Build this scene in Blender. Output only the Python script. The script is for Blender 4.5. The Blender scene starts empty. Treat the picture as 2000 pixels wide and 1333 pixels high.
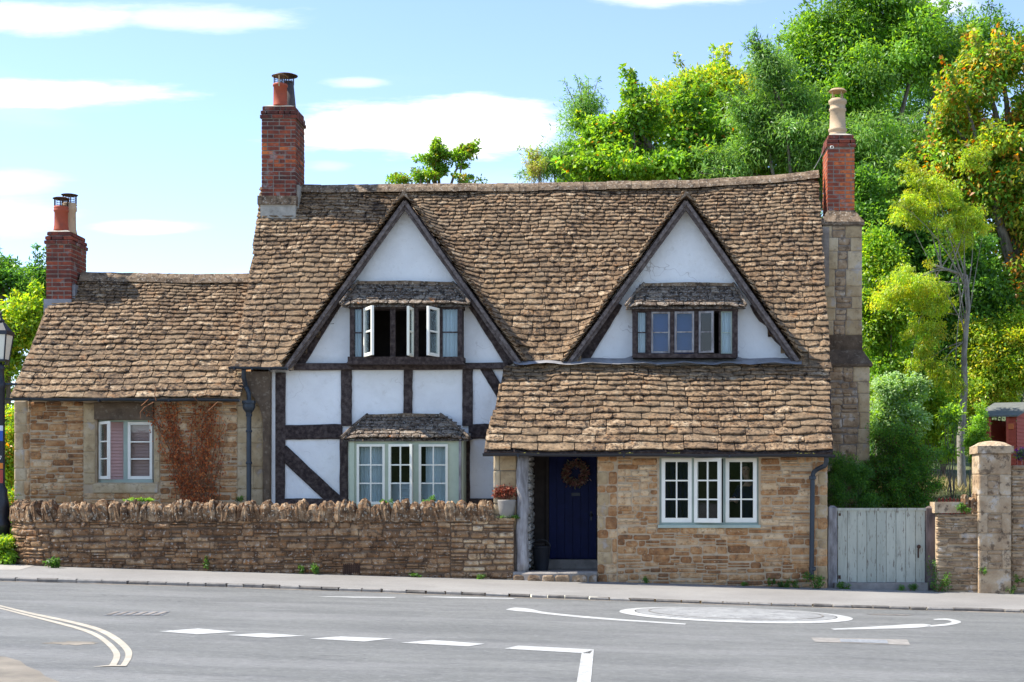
import bpy, math, random
import numpy as np
from mathutils import Vector, Matrix
R = math.radians
random.seed(7); rng = np.random.default_rng(7)
rnd = random.random; uni = random.uniform
sc = bpy.context.scene
COL = sc.collection

# ------------------------------------------------------------------ camera
F, CX, HY, EYE = 2970.0, 1225.0, 970.0, 1.6        # focal length, vertical axis and horizon measured in the photograph
cam = bpy.data.cameras.new('camera'); cam_o = bpy.data.objects.new('camera', cam); COL.objects.link(cam_o)
cam_o.location = (0, 0, EYE); cam_o.rotation_euler = (R(90), 0, 0)
cam.sensor_width = 36; cam.lens = 36*F/2000
cam.shift_x = (1000-CX)/2000; cam.shift_y = (HY-666.5)/2000
cam.clip_start = .1; cam.clip_end = 3000
sc.camera = cam_o

# ------------------------------------------------------------------ world, sun, exposure
SUN_EL, SUN_BEHIND = 53.0, 3.0                      # sun on the left, a little behind the house front
world = bpy.data.worlds.new('World'); sc.world = world; world.use_nodes = True
nt = world.node_tree; nt.nodes.clear()
def wn(t, **k):
    n = nt.nodes.new(t)
    for a, v in k.items(): setattr(n, a, v)
    return n
sky = wn('ShaderNodeTexSky', sky_type='NISHITA', sun_disc=False)
sd = Vector((-math.cos(R(SUN_EL))*math.cos(R(SUN_BEHIND)), math.cos(R(SUN_EL))*math.sin(R(SUN_BEHIND)), math.sin(R(SUN_EL))))
sky.sun_elevation = R(SUN_EL); sky.sun_rotation = math.atan2(sd.x, sd.y)
sky.air_density = 0.74; sky.dust_density = 0.0; sky.ozone_density = 2.0; sky.altitude = 80
bg = wn('ShaderNodeBackground'); bg.inputs['Strength'].default_value = SKY_STRENGTH = 0.14
wo = wn('ShaderNodeOutputWorld')
tc = wn('ShaderNodeTexCoord'); sep = wn('ShaderNodeSeparateXYZ'); nt.links.new(tc.outputs['Generated'], sep.inputs[0])
def wm(op, a, b=None, c=None, clamp=False):
    n = wn('ShaderNodeMath', operation=op, use_clamp=clamp)
    for i, v in enumerate((a, b, c)):
        if v is None: continue
        if hasattr(v, 'type') and not isinstance(v, (int, float)): nt.links.new(v, n.inputs[i])
        else: n.inputs[i].default_value = v
    return n.outputs[0]
ymax = wm('MAXIMUM', sep.outputs['Y'], .05)
uu = wm('DIVIDE', sep.outputs['X'], ymax); ww = wm('DIVIDE', sep.outputs['Z'], ymax)
comb = wn('ShaderNodeCombineXYZ'); nt.links.new(uu, comb.inputs[0]); nt.links.new(ww, comb.inputs[1])
nz = wn('ShaderNodeTexNoise'); nz.inputs['Scale'].default_value = 9; nz.inputs['Detail'].default_value = 9; nz.inputs['Roughness'].default_value = .62
mp = wn('ShaderNodeVectorMath', operation='MULTIPLY'); mp.inputs[1].default_value = (1, 5, 1)
nt.links.new(comb.outputs[0], mp.inputs[0]); nt.links.new(mp.outputs[0], nz.inputs['Vector'])
wob = wm('MULTIPLY_ADD', nz.outputs[0], 2.3, -1.15)
CLOUDS = [(830, 252, 275, 62, 1.15), (60, 188, 280, 30, .85), (60, 40, 230, 36, .6), (400, 38, 200, 24, .45), (270, 446, 110, 14, .5),
          (20, 420, 140, 36, .32), (10, 355, 100, 28, .3), (705, 162, 75, 14, .4), (1820, 10, 120, 24, .6), (1330, -14, 170, 26, .6), (640, 325, 60, 14, .25)]
mask = None
for (px, py, rx, ry, amt) in CLOUDS:
    s = wn('ShaderNodeVectorMath', operation='SUBTRACT'); nt.links.new(comb.outputs[0], s.inputs[0])
    s.inputs[1].default_value = ((px-CX)/F, (HY-py)/F, 0)
    m = wn('ShaderNodeVectorMath', operation='MULTIPLY'); nt.links.new(s.outputs[0], m.inputs[0]); m.inputs[1].default_value = (F/rx, F/ry, 0)
    l = wn('ShaderNodeVectorMath', operation='LENGTH'); nt.links.new(m.outputs[0], l.inputs[0])
    d = wm('ADD', l.outputs['Value'], wob)
    r = wn('ShaderNodeMapRange', interpolation_type='SMOOTHSTEP'); nt.links.new(d, r.inputs[0])
    r.inputs[1].default_value = 1.2; r.inputs[2].default_value = .45; r.inputs[3].default_value = 0; r.inputs[4].default_value = amt
    mask = r.outputs[0] if mask is None else wm('MAXIMUM', mask, r.outputs[0])
front = wm('GREATER_THAN', sep.outputs['Y'], .06)
mask = wm('MULTIPLY', mask, front)
# thin streaks over the whole sky
nz2 = wn('ShaderNodeTexNoise'); nz2.inputs['Scale'].default_value = 2.2; nz2.inputs['Detail'].default_value = 7
mp2 = wn('ShaderNodeVectorMath', operation='MULTIPLY'); mp2.inputs[1].default_value = (1, 1, 5)
nt.links.new(tc.outputs['Generated'], mp2.inputs[0]); nt.links.new(mp2.outputs[0], nz2.inputs['Vector'])
r2 = wn('ShaderNodeMapRange', interpolation_type='SMOOTHSTEP'); nt.links.new(nz2.outputs[0], r2.inputs[0])
r2.inputs[1].default_value = .52; r2.inputs[2].default_value = .75; r2.inputs[4].default_value = .55
mask = wm('MAXIMUM', mask, r2.outputs[0], clamp=True)
mask = wm('MINIMUM', mask, 1.0)
tint = wn('ShaderNodeMix', data_type='RGBA', blend_type='MULTIPLY'); tint.inputs[0].default_value = 1.0
nt.links.new(sky.outputs[0], tint.inputs[6]); tint.inputs[7].default_value = (1.02, .955, .95, 1)
mixc = wn('ShaderNodeMix', data_type='RGBA'); nt.links.new(mask, mixc.inputs[0]); nt.links.new(tint.outputs[2], mixc.inputs[6])
mixc.inputs[7].default_value = (4.3, 4.3, 4.3, 1)
nt.links.new(mixc.outputs[2], bg.inputs['Color']); nt.links.new(bg.outputs[0], wo.inputs['Surface'])

sun = bpy.data.lights.new('sun', 'SUN'); sun.energy = 3.5; sun.angle = R(.55); sun.color = (1, .95, .86)
sun_o = bpy.data.objects.new('sun', sun); COL.objects.link(sun_o)
sun_o.rotation_euler = sd.to_track_quat('Z', 'Y').to_euler(); sun_o.location = (-20, 10, 40)
vs = sc.view_settings
vs.view_transform = 'Standard'; vs.look = 'None'; vs.gamma = 1; vs.use_curve_mapping = False; vs.exposure = 1.36
sc.cycles.max_bounces = 6; sc.cycles.transparent_max_bounces = 12; sc.cycles.diffuse_bounces = 3

# ------------------------------------------------------------------ helpers
def X_(px, Y): return (px-CX)/F*Y
def Z_(py, Y): return EYE + (HY-py)/F*Y
def P_(px, py, Y): return Vector((X_(px, Y), Y, Z_(py, Y)))
ORG = {}
def org(o): return ORG[o.name] if o is not None else Vector((0, 0, 0))
def tag(o, label=None, cat=None, group=None, kind=None):
    if label: o['label'] = label
    if cat: o['category'] = cat
    if group: o['group'] = group
    if kind: o['kind'] = kind
    return o
def thing(name, loc, label, cat, group=None, rz=0):
    o = bpy.data.objects.new(name, None); COL.objects.link(o); o.location = loc; o.rotation_euler.z = rz
    o.empty_display_size = .3
    ORG[o.name] = Vector(loc); return tag(o, label, cat, group)
def link(me, name, parent, origin):
    o = bpy.data.objects.new(name, me); COL.objects.link(o)
    if parent is not None:
        o.parent = parent; o.location = origin-org(parent)
    else: o.location = origin
    ORG[o.name] = Vector(origin); return o
class MB:
    """collects faces for one mesh; tone is one number per face"""
    def __init__(s): s.v = []; s.f = []; s.t = []
    def add(s, vs, fs, tone=.5):
        n = len(s.v); s.v += [tuple(p) for p in vs]; s.f += [tuple(i+n for i in f) for f in fs]; s.t += [tone]*len(fs); return s
    def box(s, x0, x1, y0, y1, z0, z1, tone=.5, tf=None):
        vs = [Vector((x, y, z)) for x in (x0, x1) for y in (y0, y1) for z in (z0, z1)]
        if tf: vs = [tf(p) for p in vs]
        return s.add(vs, [(0, 1, 3, 2), (4, 6, 7, 5), (0, 4, 5, 1), (2, 3, 7, 6), (0, 2, 6, 4), (1, 5, 7, 3)], tone)
    def prism(s, pts, y0, y1, tone=.5):
        """polygon of (x, z) pushed from y0 (front) to y1"""
        n = len(pts); vs = [(x, y0, z) for x, z in pts]+[(x, y1, z) for x, z in pts]
        a = sum(pts[i][0]*pts[(i+1) % n][1]-pts[(i+1) % n][0]*pts[i][1] for i in range(n))
        ring = list(range(n)) if a > 0 else list(range(n))[::-1]
        fs = [tuple(ring), tuple(i+n for i in ring[::-1])]
        for k in range(n):
            i, j = ring[k], ring[(k+1) % n]; fs.append((j, i, i+n, j+n))
        return s.add(vs, fs, tone)
    def tube(s, pts, rad, sides=8, tone=.5, cap=True):
        pts = [Vector(p) for p in pts]; n = len(pts); rad = rad if hasattr(rad, '__len__') else [rad]*n
        vs = []; ref = None
        for i, p in enumerate(pts):
            d = (pts[min(i+1, n-1)]-pts[max(i-1, 0)]).normalized()
            if ref is None: ref = Vector((1, 0, 0)) if abs(d.x) < .8 else Vector((0, 1, 0))
            a = d.cross(ref).normalized(); b = d.cross(a).normalized(); ref = b.cross(d) if False else ref
            for k in range(sides):
                t = 2*math.pi*k/sides; vs.append(p+(a*math.cos(t)+b*math.sin(t))*rad[i])
        fs = [(i*sides+k, i*sides+(k+1) % sides, (i+1)*sides+(k+1) % sides, (i+1)*sides+k) for i in range(n-1) for k in range(sides)]
        if cap: fs += [tuple(range(sides))[::-1], tuple((n-1)*sides+k for k in range(sides))]
        return s.add(vs, fs, tone)
    def lathe(s, c, prof, sides=16, tone=.5):
        """profile of (radius, z) turned round the vertical through c"""
        c = Vector(c); m = len(prof); vs = []
        for r, z in prof:
            for k in range(sides):
                t = 2*math.pi*k/sides; vs.append(c+Vector((r*math.cos(t), r*math.sin(t), z)))
        fs = [(i*sides+k, i*sides+(k+1) % sides, (i+1)*sides+(k+1) % sides, (i+1)*sides+k) for i in range(m-1) for k in range(sides)]
        fs += [tuple(range(sides))[::-1], tuple((m-1)*sides+k for k in range(sides))]
        return s.add(vs, fs, tone)
    def build(s, name, mat, parent=None, smooth=False, origin=None, label=None, kind=None):
        if origin is None: origin = org(parent) if parent is not None else Vector((0, 0, 0))
        origin = Vector(origin)
        me = bpy.data.meshes.new(name)
        vs = np.array(s.v, dtype=np.float64)-np.array(origin)
        me.from_pydata(vs.tolist(), [], s.f)
        at = me.attributes.new('tone', 'FLOAT', 'FACE'); at.data.foreach_set('value', np.array(s.t, dtype=np.float32))
        if smooth: me.polygons.foreach_set('use_smooth', [True]*len(me.polygons))
        me.materials.append(mat); me.update()
        o = link(me, name, parent, origin)
        return tag(o, label, kind=kind)
def on_face(o, w):
    """turn a built mesh's faces outward"""
    import bmesh
    bm = bmesh.new(); bm.from_mesh(o.data); bmesh.ops.recalc_face_normals(bm, faces=bm.faces); bm.to_mesh(o.data); bm.free(); return o

class Pieces:
    """stones, tiles or bricks of one thing: the largest in the picture become objects, the rest one joined part"""
    def __init__(s, thing_, name, mat, limit=300): s.t = thing_; s.name = name; s.mat = mat; s.lim = limit; s.items = []
    def add(s, parent, vs, fs, tone, front=True):
        a = np.array([tuple(p) for p in vs]); px = a[:, 0]/a[:, 1]; pz = a[:, 2]/a[:, 1]
        s.items.append(((np.ptp(px)*np.ptp(pz))*(1 if front else .01), parent, vs, fs, tone))
    def flush(s, rest_name=None):
        it = sorted(s.items, key=lambda q: -q[0])
        for _, par, vs, fs, tone in it[:s.lim]:
            m = MB(); m.add(vs, fs, tone); c = sum((Vector(v) for v in vs), Vector())/len(vs)
            m.build(s.name, s.mat, par, origin=c)
        if len(it) > s.lim:
            m = MB()
            for _, par, vs, fs, tone in it[s.lim:]: m.add(vs, fs, tone)
            m.build(rest_name or s.name+'s', s.mat, s.t, kind='stuff')

# ------------------------------------------------------------------ materials
def surf(name, stops, tone=.6, ns=3.0, nw=.5, spots=(), cracks=(), bumps=((40, .006),), rough=.9, spec=.25, stretch=(1, 1, 1), metal=0, sheen=0):
    m = bpy.data.materials.new(name); m.use_nodes = True; t = m.node_tree; t.nodes.clear(); L = t.links.new
    def n(ty, **k):
        q = t.nodes.new(ty)
        for a, v in k.items(): setattr(q, a, v)
        return q
    out = n('ShaderNodeOutputMaterial'); b = n('ShaderNodeBsdfPrincipled'); L(b.outputs[0], out.inputs[0])
    b.inputs['Roughness'].default_value = rough; b.inputs['Specular IOR Level'].default_value = spec; b.inputs['Metallic'].default_value = metal
    g = n('ShaderNodeNewGeometry'); v = n('ShaderNodeVectorMath', operation='MULTIPLY'); L(g.outputs['Position'], v.inputs[0]); v.inputs[1].default_value = stretch
    at = n('ShaderNodeAttribute', attribute_name='tone')
    def noise(scale, det=6, rg=.6, vec=None):
        q = n('ShaderNodeTexNoise'); q.inputs['Scale'].default_value = scale; q.inputs['Detail'].default_value = det; q.inputs['Roughness'].default_value = rg
        L((vec or v).outputs[0], q.inputs['Vector']); return q.outputs[0]
    def mr(x, a, c, lo=0., hi=1.):
        q = n('ShaderNodeMapRange'); L(x, q.inputs[0])
        for i, w in enumerate((a, c, lo, hi)): q.inputs[i+1].default_value = w
        return q.outputs[0]
    def ma(op, a, c):
        q = n('ShaderNodeMath', operation=op)
        for i, w in enumerate((a, c)):
            if isinstance(w, (int, float)): q.inputs[i].default_value = w
            else: L(w, q.inputs[i])
        return q.outputs[0]
    fac = ma('ADD', ma('MULTIPLY', at.outputs['Fac'], tone), mr(noise(ns), .34, .66, 0, nw))
    rp = n('ShaderNodeValToRGB'); L(fac, rp.inputs[0]); el = rp.color_ramp.elements
    while len(el) < len(stops): el.new(.5)
    for e, (p, c) in zip(el, stops): e.position = p; e.color = (*c, 1)
    col = rp.outputs[0]
    for (s_, lo, hi, c, amt) in spots:
        mx = n('ShaderNodeMix', data_type='RGBA'); L(mr(noise(s_, 5, .65), lo, hi, 0, amt), mx.inputs[0]); L(col, mx.inputs[6]); mx.inputs[7].default_value = (*c, 1); col = mx.outputs[2]
    for (s_, wd, c, amt) in cracks:
        line = mr(ma('ABSOLUTE', ma('SUBTRACT', noise(s_, 3, .55), .5), 0), 0, wd, amt, 0)
        mx = n('ShaderNodeMix', data_type='RGBA'); L(ma('MULTIPLY', line, mr(noise(s_*.6+.31, 2), .5, .6)), mx.inputs[0]); L(col, mx.inputs[6]); mx.inputs[7].default_value = (*c, 1); col = mx.outputs[2]
    L(col, b.inputs['Base Color'])
    prev = None
    for (s_, d) in bumps:
        q = n('ShaderNodeBump'); q.inputs['Strength'].default_value = 1; q.inputs['Distance'].default_value = d; L(noise(s_, 5, .65), q.inputs['Height'])
        if prev: L(prev, q.inputs['Normal'])
        prev = q.outputs[0]
    if prev: L(prev, b.inputs['Normal'])
    return m
def plain(name, c, rough=.6, spec=.4, metal=0, var=.12, ns=6, bump=((50, .001),), spots=()):
    a = tuple(x*(1-var) for x in c); d = tuple(min(1, x*(1+var)) for x in c)
    return surf(name, [(0, a), (1, d)], tone=.3, ns=ns, nw=.7, rough=rough, spec=spec, metal=metal, bumps=bump, spots=spots)
BR = (.16, .115, .085)
M = {}
M['tile'] = surf('stone_tile', [(0, (.078, .046, .023)), (.35, (.188, .117, .062)), (.7, (.305, .20, .112)), (1, (.51, .385, .245))], tone=.45, ns=9, nw=.6,
    spots=((4, .58, .7, (.34, .15, .05), .55), (2.2, .5, .62, (.09, .06, .04), .45), (10, .525, .60, (.020, .013, .010), .85), (22, .54, .60, (.024, .016, .012), .85), (27, .62, .69, (.56, .50, .40), .6), (1.1, .52, .62, (.30, .21, .12), .35)),
    bumps=((22, .013), (70, .006)))
M['tile_dark'] = surf('lichened_tile', [(0, (.07, .045, .03)), (.5, (.16, .115, .08)), (1, (.32, .25, .18))], tone=.7, ns=8, nw=.4,
    spots=((12, .50, .58, (.018, .014, .011), .85), (30, .55, .62, (.46, .42, .36), .8), (4, .64, .7, (.45, .16, .03), .7)), bumps=((24, .02), (70, .008)))
M['ridge'] = surf('ridge_stone', [(0, (.10, .065, .04)), (1, (.30, .21, .13))], tone=.3, ns=6, nw=.8,
    spots=((9, .52, .6, (.05, .034, .022), .8), (24, .57, .64, (.55, .48, .38), .7)), bumps=((24, .012), (70, .006)))
M['stone'] = surf('rubble_stone', [(0, (.11, .065, .038)), (.3, (.31, .145, .058)), (.6, (.50, .275, .12)), (1, (.70, .50, .29))], tone=.9, ns=6, nw=.4,
    spots=((11, .54, .64, (.15, .08, .04), .65), (13, .56, .66, (.52, .19, .05), .65), (28, .60, .68, (.72, .60, .42), .55)), bumps=((18, .022), (60, .009)))
M['wall_stone'] = surf('garden_stone', [(0, (.11, .058, .029)), (.4, (.26, .145, .072)), (.75, (.41, .255, .135)), (1, (.68, .50, .30))], tone=.75, ns=6, nw=.45,
    spots=((8, .52, .62, (.05, .03, .02), .75), (13, .57, .66, (.40, .16, .045), .6), (20, .575, .64, (.56, .48, .38), .65)), bumps=((15, .03), (55, .012)))
M['coping'] = surf('coping_stone', [(0, (.07, .036, .018)), (.5, (.22, .125, .062)), (1, (.50, .335, .19))], tone=.35, ns=8, nw=.7,
    spots=((9, .5, .6, (.045, .026, .016), .8), (18, .56, .63, (.62, .52, .38), .7), (12, .6, .68, (.42, .17, .05), .5)), bumps=((14, .04), (45, .016)))
M['ashlar'] = surf('ashlar', [(0, (.28, .18, .09)), (.5, (.46, .33, .18)), (1, (.60, .47, .30))], tone=.6, ns=4, nw=.5,
    spots=((6, .54, .66, (.22, .14, .075), .65), (18, .58, .68, (.15, .11, .075), .5), (3, .56, .64, (.58, .55, .52), .4)), bumps=((30, .005), (90, .003)))
M['grey_stone'] = surf('grey_stone', [(0, (.19, .12, .07)), (.5, (.41, .28, .165)), (1, (.60, .46, .30))], tone=.6, ns=5, nw=.5,
    spots=((9, .53, .63, (.075, .05, .034), .7), (5, .57, .66, (.55, .51, .46), .5)), bumps=((18, .02), (60, .008)))
M['black_stone'] = surf('sooty_stone', [(0, (.05, .033, .021)), (1, (.18, .125, .08))], tone=.5, ns=5, nw=.6, spots=((14, .56, .66, (.3, .24, .17), .55),), bumps=((20, .01), (70, .005)))
M['mortar'] = surf('mortar', [(0, (.40, .285, .17)), (1, (.58, .44, .29))], tone=.3, ns=6, nw=.7, spots=((10, .6, .72, (.2, .13, .08), .6),), bumps=((40, .01),))
M['mortar_dark'] = surf('dark_mortar', [(0, (.09, .055, .034)), (1, (.22, .145, .09))], tone=.3, ns=6, nw=.7, bumps=((40, .01),))
M['lime'] = surf('lime_mortar', [(0, (.17, .135, .105)), (1, (.36, .30, .245))], tone=.3, ns=8, nw=.7, bumps=((50, .006),))
M['brick'] = surf('brick', [(0, (.05, .024, .02)), (.3, (.14, .042, .03)), (.6, (.30, .07, .036)), (.85, (.55, .135, .045)), (1, (.68, .20, .055))], tone=.85, ns=12, nw=.25,
    spots=((8, .54, .64, (.06, .036, .028), .65), (4, .57, .66, (.42, .37, .34), .5), (26, .58, .66, (.07, .04, .03), .5)), bumps=((60, .004),))
M['plaster'] = surf('lime_plaster', [(0, (.80, .785, .75)), (1, (.91, .90, .86))], tone=.2, ns=1.6, nw=.8,
    spots=((1.7, .54, .74, (.66, .64, .58), .4), (6, .59, .72, (.60, .56, .49), .35), (30, .66, .72, (.5, .45, .38), .4)), cracks=((1.3, .004, (.35, .3, .26), .7),), bumps=((5, .02), (28, .005)), rough=.95, spec=.1)
M['timber'] = surf('old_oak', [(0, (.022, .015, .014)), (.5, (.058, .041, .037)), (1, (.12, .092, .08))], tone=.3, ns=5, nw=.8, stretch=(3, 3, 3),
    spots=((16, .64, .74, (.012, .01, .01), .7),), bumps=((10, .012), (40, .006)))
M['barge'] = surf('barge_oak', [(0, (.045, .034, .031)), (.5, (.12, .095, .085)), (1, (.24, .20, .18))], tone=.4, ns=5, nw=.7, stretch=(3, 3, 3), spots=((14, .58, .68, (.03, .022, .02), .6),), bumps=((12, .01), (40, .005)))
M['grey_wood'] = surf('weathered_wood', [(0, (.13, .115, .11)), (.5, (.27, .25, .24)), (1, (.42, .40, .39))], tone=.4, ns=4, nw=.75, stretch=(3.5, 3.5, .8),
    spots=((9, .62, .7, (.07, .05, .04), .8),), bumps=((14, .012), (40, .006)))
M['post_wood'] = surf('gate_post_wood', [(0, (.06, .045, .042)), (1, (.19, .15, .14))], tone=.4, ns=4, nw=.75, stretch=(4, 4, .7), bumps=((14, .01), (50, .005)))
M['sage'] = plain('sage_paint', (.47, .52, .37), .55, .35, var=.08)
M['sage_blue'] = plain('blue_sage_paint', (.38, .44, .36), .55, .35, var=.1)
M['cream'] = plain('cream_paint', (.86, .82, .66), .5, .4, var=.05)
M['white'] = plain('white_paint', (.90, .85, .72), .5, .4, var=.05)
M['gate'] = surf('gate_paint', [(0, (.37, .375, .30)), (1, (.54, .53, .42))], tone=.6, ns=2, nw=.4, stretch=(4, 4, .6),
    spots=((7, .58, .62, (.16, .12, .09), .85), (2.5, .52, .66, (.30, .29, .23), .6)), bumps=((14, .004), (50, .002)), rough=.7)
M['door'] = plain('navy_paint', (.006, .011, .062), .5, .15, var=.2)
M['iron'] = plain('black_iron', (.016, .018, .024), .45, .5, var=.2)
M['pipe'] = plain('pipe_paint', (.020, .030, .042), .4, .5, var=.2)
M['lead'] = surf('lead', [(0, (.15, .145, .145)), (1, (.36, .35, .35))], tone=.3, ns=5, nw=.7, bumps=((9, .012),), rough=.6)
M['cement'] = surf('cement', [(0, (.30, .27, .22)), (1, (.50, .46, .38))], tone=.3, ns=8, nw=.7, spots=((14, .58, .7, (.12, .10, .08), .6),), bumps=((30, .01),))
M['terracotta'] = plain('terracotta', (.36, .075, .035), .7, .3, var=.15, spots=((8, .6, .75, (.2, .07, .05), .5),))
M['buff'] = plain('buff_clay', (.50, .36, .22), .75, .3, var=.15, spots=((7, .58, .75, (.25, .19, .13), .5),))
M['dark_clay'] = plain('dark_clay', (.10, .085, .08), .8, .2, var=.2)
M['rust'] = plain('rusty_metal', (.07, .035, .022), .7, .3, var=.3)
M['tan_metal'] = plain('tan_metal', (.45, .30, .16), .6, .3)
M['curtain'] = plain('white_curtain', (.72, .76, .78), .9, .1, var=.04)
M['blind'] = plain('pink_blind', (.72, .42, .37), .7, .2, var=.06)
M['white_blind'] = plain('white_blind', (.62, .66, .70), .7, .2, var=.05)
M['reflected_blue'] = plain('reflected_blue', (.035, .085, .27), .8, .2, var=.06)  # blue of the sky's reflection, put into a colour
M['navy_cloth'] = plain('navy_cloth', (.014, .018, .06), .9, .1, var=.3)
M['inner'] = plain('dark_interior', (.05, .04, .035), .95, .1, var=.2)
M['whitewash'] = surf('whitewashed_stone', [(0, (.25, .23, .2)), (1, (.52, .5, .46))], tone=.6, ns=5, nw=.5, spots=((10, .6, .7, (.15, .11, .08), .6),), bumps=((16, .02),))
M['red_wood'] = plain('red_stain', (.40, .07, .036), .6, .3, var=.06, spots=((12, .66, .76, (.16, .035, .025), .5),))
M['felt'] = plain('roof_felt', (.155, .16, .145), .9, .2, var=.15)
M['orange'] = plain('orange_plaque', (.55, .14, .03), .5, .4)
M['concrete_pot'] = plain('stone_pot', (.27, .245, .21), .85, .2, var=.15, spots=((9, .6, .72, (.22, .2, .17), .5),))
M['skin'] = plain('skin', (.52, .30, .22), .5, .3, var=.06)
M['hair'] = plain('grey_hair', (.10, .08, .07), .8, .3)
M['sett'] = surf('kerb_granite', [(0, (.085, .075, .065)), (1, (.34, .315, .28))], tone=.7, ns=8, nw=.35, spots=((18, .6, .7, (.07, .06, .055), .6),), bumps=((28, .01), (80, .004)))
M['step'] = surf('worn_step', [(0, (.17, .15, .13)), (1, (.36, .32, .28))], tone=.4, ns=4, nw=.65, spots=((10, .6, .72, (.1, .08, .065), .6),), bumps=((20, .008), (70, .004)))
def asphalt(name, a, b, extra=()):
    return surf(name, [(0, a), (1, b)], tone=.0, ns=.55, nw=1.0, spots=((1.3, .5, .9, tuple(x*.8 for x in a), .5), (62, .55, .64, tuple(min(1, x*1.35) for x in b), .45), (50, .56, .64, tuple(x*.55 for x in a), .4), (6, .6, .7, tuple(x*.7 for x in a), .35))+tuple(extra),
        bumps=((160, .004),), rough=.85, spec=.3)
M['road'] = surf('asphalt', [(0, (.135, .136, .127)), (1, (.187, .187, .174))], tone=0, ns=.9, nw=1.0, stretch=(.35, 1.2, 1), rough=.85, spec=.3,
    spots=((2.6, .50, .66, (.12, .12, .117), .6), (.8, .5, .62, (.23, .226, .216), .5), (34, .54, .63, (.30, .295, .285), .5), (27, .55, .63, (.08, .08, .08), .5), (90, .56, .64, (.07, .07, .07), .45), (5, .64, .70, (.11, .11, .11), .4)), cracks=((.35, .0016, (.05, .05, .05), .6),), bumps=((70, .006), (150, .004)))
M['pavement'] = asphalt('pavement_asphalt', (.225, .211, .193), (.295, .279, .255))
M['slab'] = plain('paving_slab', (.36, .33, .29), .9, .2, var=.1)
M['paint'] = surf('road_paint', [(0, (.38, .377, .355)), (1, (.52, .515, .49))], tone=.2, ns=5, nw=.8, spots=((14, .57, .65, (.21, .21, .205), .65), (45, .57, .65, (.22, .22, .215), .45), (3, .58, .70, (.30, .30, .29), .4)), bumps=((120, .002),), rough=.7)
M['cream_paint_line'] = surf('cream_road_paint', [(0, (.36, .32, .25)), (1, (.50, .445, .355))], tone=.2, ns=5, nw=.8, spots=((40, .66, .74, (.25, .23, .2), .6),), bumps=((120, .002),), rough=.7)
M['cover'] = surf('iron_cover', [(0, (.10, .105, .11)), (1, (.34, .35, .36))], tone=.6, ns=22, nw=.5, bumps=((60, .006),), rough=.6)
M['soil'] = surf('garden_ground', [(0, (.045, .075, .02)), (.5, (.09, .11, .035)), (1, (.20, .19, .075))], tone=.0, ns=.5, nw=1.0, spots=((6, .6, .75, (.05, .09, .02), .7),), bumps=((12, .05), (50, .02)))
M['added_hill_green'] = surf('added_hill_green', [(0, (.025, .045, .014)), (1, (.06, .095, .025))], tone=0, ns=.12, nw=1, bumps=((.8, .6), (4, .2)))
M['grit'] = surf('kerbside_grit', [(0, (.24, .205, .16)), (1, (.38, .325, .26))], tone=0, ns=4, nw=1, spots=((30, .55, .63, (.2, .18, .15), .6),), bumps=((70, .01),))
M['dust'] = surf('sandy_verge', [(0, (.17, .15, .12)), (1, (.33, .285, .225))], tone=0, ns=1.2, nw=1, spots=((60, .62, .7, (.1, .09, .08), .5),), bumps=((90, .01),))
M['bark'] = surf('bark', [(0, (.07, .055, .042)), (1, (.26, .22, .18))], tone=.3, ns=6, nw=.8, stretch=(2, 2, .6), bumps=((14, .03),))
M['pale_bark'] = surf('pale_bark', [(0, (.15, .125, .10)), (1, (.40, .36, .30))], tone=.3, ns=6, nw=.8, stretch=(2, 2, .6), bumps=((14, .03),))
M['twig'] = plain('dry_twig', (.22, .10, .05), .9, .1, var=.3)
def glass_mat():
    m = bpy.data.materials.new('window_glass'); m.use_nodes = True; t = m.node_tree; t.nodes.clear(); L = t.links.new
    o = t.nodes.new('ShaderNodeOutputMaterial'); mx = t.nodes.new('ShaderNodeMixShader'); tr = t.nodes.new('ShaderNodeBsdfTransparent'); gl = t.nodes.new('ShaderNodeBsdfGlossy')
    fr = t.nodes.new('ShaderNodeFresnel'); fr.inputs[0].default_value = 1.5; gl.inputs['Roughness'].default_value = .02
    tr.inputs[0].default_value = (.9, .94, .94, 1)
    nz_ = t.nodes.new('ShaderNodeTexNoise'); nz_.inputs['Scale'].default_value = 3.5; bp = t.nodes.new('ShaderNodeBump'); bp.inputs['Distance'].default_value = .0004; L(nz_.outputs[0], bp.inputs['Height'])
    g = t.nodes.new('ShaderNodeNewGeometry'); L(g.outputs['Position'], nz_.inputs['Vector']); L(bp.outputs[0], gl.inputs['Normal'])
    a = t.nodes.new('ShaderNodeMath'); a.operation = 'MULTIPLY_ADD'; a.inputs[1].default_value = .75; a.inputs[2].default_value = .0; L(fr.outputs[0], a.inputs[0])
    L(a.outputs[0], mx.inputs[0]); L(tr.outputs[0], mx.inputs[1]); L(gl.outputs[0], mx.inputs[2]); L(mx.outputs[0], o.inputs[0]); return m
M['glass'] = glass_mat()
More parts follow.
